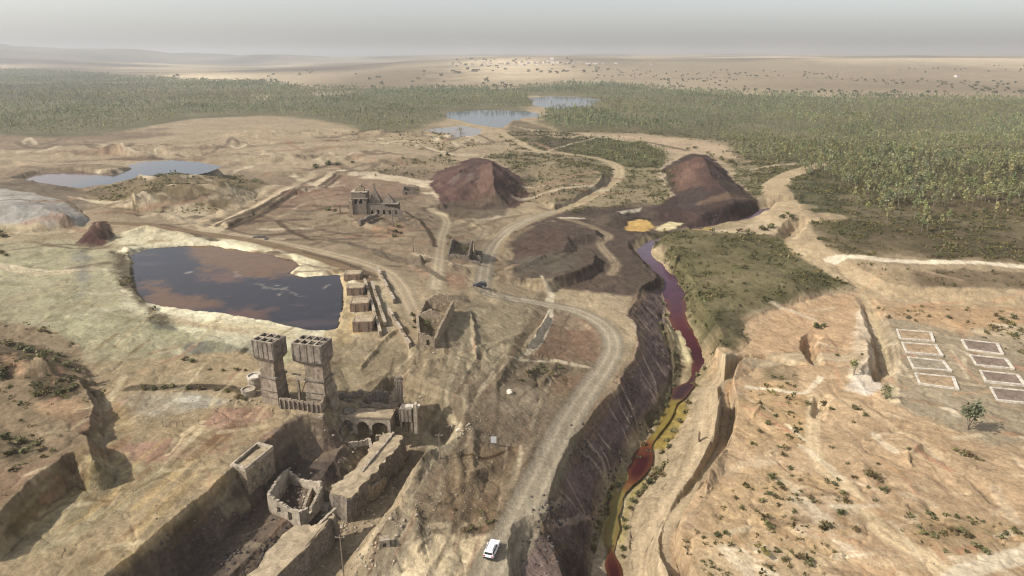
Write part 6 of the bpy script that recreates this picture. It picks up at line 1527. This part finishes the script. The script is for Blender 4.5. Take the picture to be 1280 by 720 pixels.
# ------------------------------------------------------------------ poles, signs, posts, fence
def pole(px, py, hpx, label, lean=0.0):
    b = base(px, py); d_ = (b.y * CP + (CAM_H - b.z) * SP) / FPX; dn = math.atan2(CAM_H - b.z, math.hypot(b.x, b.y)); h = hpx * d_ / math.cos(dn)
    t = thing('utility_pole', label, 'pole', b); r = max(.13, d_ * .75)
    m = MB(); m.tube((0, 0, -.5), (lean, 0, h), r, r * .75, 8); m.build('post', wood, t)
    m = MB(); m.box(lean - .8, lean + .8, -.07, .07, h - .55, h - .4); m.build('crossarm', wood, t)
    for s_ in (-.65, .65): m = MB(); m.lathe([(.06, h - .4), (.08, h - .3), (.04, h - .2)], 8, (lean + s_, 0)); m.build('insulator', plast, t)
pole(550, 573, 30, 'brown wooden pole standing on the flat right of the bunker')
pole(432, 742, 66, 'tall thin wooden pole rising from the bottom edge beside the lower ramp')
pole(491, 282, 20, 'grey wooden pole in front of the far ore works')
pole(516.5, 315, 18, 'short wooden pole between the far ore works and the small gabled ruin')
b = base(617, 556); t = thing('information_sign', 'blank pale rectangular sign panel on two legs beside the haul road', 'sign', b, R(0))
m = MB(); m.box(-.62, .62, -.04, .04, .5, 2.05); m.build('panel', panelm, t)
for s_ in (-.5, .5): m = MB(); m.box(s_ - .05, s_ + .05, .045, .14, -.4, 2.1); m.build('leg', rust, t)
b = base(873.5, 552.5); t = thing('sign_board', 'dark upright board seen edge-on beside the stream-side road', 'sign', b)
m = MB(); m.box(-.09, .09, -.5, .5, .1, 2.9); m.build('board', rust, t)
for s_ in (-.4, .4): m = MB(); m.box(-.16, -.092, s_ - .06, s_ + .06, -.5, 2.7); m.build('leg', wood, t)
b = base(255, 533); t = thing('wire_fence', 'thin line of fence posts on the plateau above the scarp', 'fence', b); fp = []
for (px, py) in ((204, 533), (213, 534), (221, 534), (229, 533), (249, 531), (268, 530), (286, 529), (304, 526)):
    q = base(px, py) - b; m = MB(); m.tube((q.x, q.y, q.z - .4), (q.x, q.y, q.z + 1.35), .07, .06, 6); m.build('post', wood, t); fp.append(q)
for hh in (.6, 1.15):
    m = MB()
    for i_ in range(7): m.tube((fp[i_].x, fp[i_].y, fp[i_].z + hh), (fp[i_ + 1].x, fp[i_ + 1].y, fp[i_ + 1].z + hh), .012, .012, 4)
    m.build('wire', rust, t)
b = base(481, 683); t = thing('stone_block', 'square masonry block with a dark opening on the bank right of the lower ramp', 'block', b, R(12))
m = MB(); m.wall((-.9, 0), (.9, 0), .5, -.5, [1.9, 2.0], .5, .05, [(.6, 1.2, .5, 1.4)]); m.build('front_wall', plast, t); m = MB(); m.box(-.9, .9, .253, 1.4, -.5, 1.3); m.build('core', masn, t)

# ------------------------------------------------------------------ rocks
def rock_mesh(seed, n=3, flat=.7):
    bm = bmesh.new(); bmesh.ops.create_icosphere(bm, subdivisions=n, radius=1)
    r = random.Random(seed); ax = [(Vector((r.gauss(0, 1), r.gauss(0, 1), r.gauss(0, 1))).normalized(), r.uniform(.55, .95)) for _ in range(14)]
    for v in bm.verts:
        for a_, d_ in ax:
            e_ = v.co.dot(a_) - d_
            if e_ > 0: v.co -= a_ * e_ * .9
        v.co.z *= flat
    me = bpy.data.meshes.new('rock'); bm.to_mesh(me); bm.free(); return me
RK = [rock_mesh(k, 2) for k in range(5)]
def rock(px, py, s_, label, m, name='boulder', sc=(1, 1, 1), group=None):
    me = rock_mesh(random.randrange(999), 3); me.materials.append(m); b = base(px, py); o = bpy.data.objects.new(name, me); link(o); o.location = b; o.rotation_euler = (0, 0, random.uniform(0, 6)) if sc == (1, 1, 1) else (0, 0, 0)
    o.scale = (s_ * sc[0], s_ * sc[1], s_ * sc[2]); return tag(o, label, 'rock', group)
soilrock = stone('soil_rock', (0.33, 0.27, 0.20), .25, .8, False, .1)
whr = stone('white_rock', (0.62, 0.55, 0.45), .15, .8, False, .1)
rock(637, 490, 1.1, 'rounded white boulder at the edge of the scrub left of the haul road', whr)
rock(325, 297, 2.2, 'long dark grey rock lying on the track above the pond', slagrock, 'boulder', (1.5, .7, .55))
rock(333, 299, 1.2, 'small dark rock at the right tip of the long dark rock', slagrock)
rock(573, 538, .8, 'white stone at the corner of the pale yard', whr)
# loose rubble round the works and along the slag foot: too many to count
def debris(name, label, areas, n, s0, s1, m, seed):
    r = random.Random(seed); bm_v = []; bm_f = []
    src = [(np.array([v.co[:] for v in me.vertices]), np.array([p_.vertices[:] for p_ in me.polygons])) for me in RK]; off_ = 0
    for k in range(n):
        a_ = areas[r.randrange(len(areas))]; u, v = r.gauss(0, .5), r.gauss(0, .5)
        px, py = a_[0] + u * a_[2], a_[1] + v * a_[3]; p_ = at(px, py); s_ = r.uniform(s0, s1) ** 1.6
        V, F = src[r.randrange(5)]; c, sn = math.cos(k), math.sin(k); V = V * s_ * np.array([1, r.uniform(.6, 1), r.uniform(.6, 1.1)])
        bm_v.append(np.stack([V[:, 0] * c - V[:, 1] * sn + p_[0], V[:, 0] * sn + V[:, 1] * c + p_[1], V[:, 2] + p_[2] + s_ * .1], 1)); bm_f.append(F + off_); off_ += len(V)
    me = np_mesh(name, np.concatenate(bm_v), np.concatenate(bm_f), m); o = bpy.data.objects.new(name, me); link(o); tag(o, label, 'rubble', None, 'stuff')
debris('masonry_rubble', 'loose pale masonry rubble strewn round the ruined works', [(470, 560, 40, 14), (440, 540, 40, 10), (500, 520, 40, 25), (370, 610, 30, 30), (372, 640, 20, 12), (430, 640, 30, 16), (480, 640, 40, 30), (420, 520, 20, 20), (330, 500, 40, 10), (480, 495, 50, 14), (455, 690, 30, 40), (545, 420, 25, 22), (470, 610, 14, 16), (430, 655, 14, 16), (400, 690, 20, 16), (465, 585, 16, 16), (575, 325, 30, 8), (470, 270, 40, 8), (575, 535, 14, 10)], 700, .25, .65, soilrock, 5)
debris('slag_rubble', 'loose dark slag rubble on and below the slag slopes', [(700, 690, 40, 30), (690, 640, 20, 20), (770, 580, 20, 40), (730, 560, 20, 30), (790, 500, 20, 60), (745, 640, 20, 40), (320, 680, 60, 40), (260, 690, 60, 30), (885, 268, 20, 10), (770, 330, 40, 20), (730, 300, 40, 15)], 900, .25, .65, slagrock, 6)
debris('field_stones', 'scattered small pale stones on the open soil', [(560, 620, 120, 60), (600, 480, 80, 60), (950, 600, 120, 80), (1100, 620, 120, 80), (200, 620, 120, 60), (1050, 470, 60, 30), (250, 510, 80, 20), (800, 640, 40, 60), (600, 560, 60, 100), (540, 640, 50, 60), (980, 640, 80, 80)], 1100, .18, .42, soilrock, 7)

# ------------------------------------------------------------------ the far village
rv = random.Random(4)
vp = [(690, 75.5, 22, 16), (685, 77, 14, 7), (688, 78, 18, 8), (692, 78.3, 16, 7), (697, 78.4, 16, 7), (702, 78.6, 16, 6), (681, 78.6, 14, 7), (652, 78.6, 14, 9), (635, 80.2, 14, 7), (640, 80.6, 12, 6), (628, 80.8, 14, 5), (735, 80, 26, 6), (744, 80.2, 24, 6), (605, 80.6, 16, 6), (613, 81, 16, 6), (575, 80.4, 16, 6), (660, 79.8, 14, 6), (668, 79.6, 14, 6), (675, 79.4, 14, 6), (645, 81.4, 14, 5), (710, 79.2, 14, 6), (718, 79, 14, 6), (590, 81.2, 14, 6), (565, 81, 14, 6), (655, 81.8, 16, 5), (672, 81.2, 14, 6), (1197, 96.5, 16, 6), (816, 81, 16, 5), (755, 79.6, 14, 6), (770, 79.8, 14, 6)]
names_ = {0: 'tallest white building of the far village, rising like a tower', 26: 'lone white farmhouse among the oaks on the far right plain', 27: 'lone white house right of the far village'}
for k, (px, py, w_, h_) in enumerate(vp):
    b = base(px, py); t = thing('village_house', names_.get(k, 'tiny white house with a reddish roof in the far village on the plain'), 'house', b, rv.uniform(-.4, .4), 'houses of the far village')
    d_ = w_ * .7; m = MB(); m.box(-w_ / 2, w_ / 2, -d_ / 2, d_ / 2, -4, h_); m.build('wall', limew, t)
    m = MB(); m.prism([(-w_ / 2 - .5, -d_ / 2 - .5), (w_ / 2 + .5, -d_ / 2 - .5), (w_ / 2 + .5, d_ / 2 + .5), (-w_ / 2 - .5, d_ / 2 + .5)], h_ + .01, h_ + .3)
    m.add([(-w_ / 2, -d_ / 2, h_ + .3), (w_ / 2, -d_ / 2, h_ + .3), (w_ / 2, d_ / 2, h_ + .3), (-w_ / 2, d_ / 2, h_ + .3), (-w_ / 2, 0, h_ + 2.2), (w_ / 2, 0, h_ + 2.2)], [(0, 1, 5, 4), (2, 3, 4, 5), (0, 4, 3), (1, 2, 5)]); m.build('roof', redroof, t)
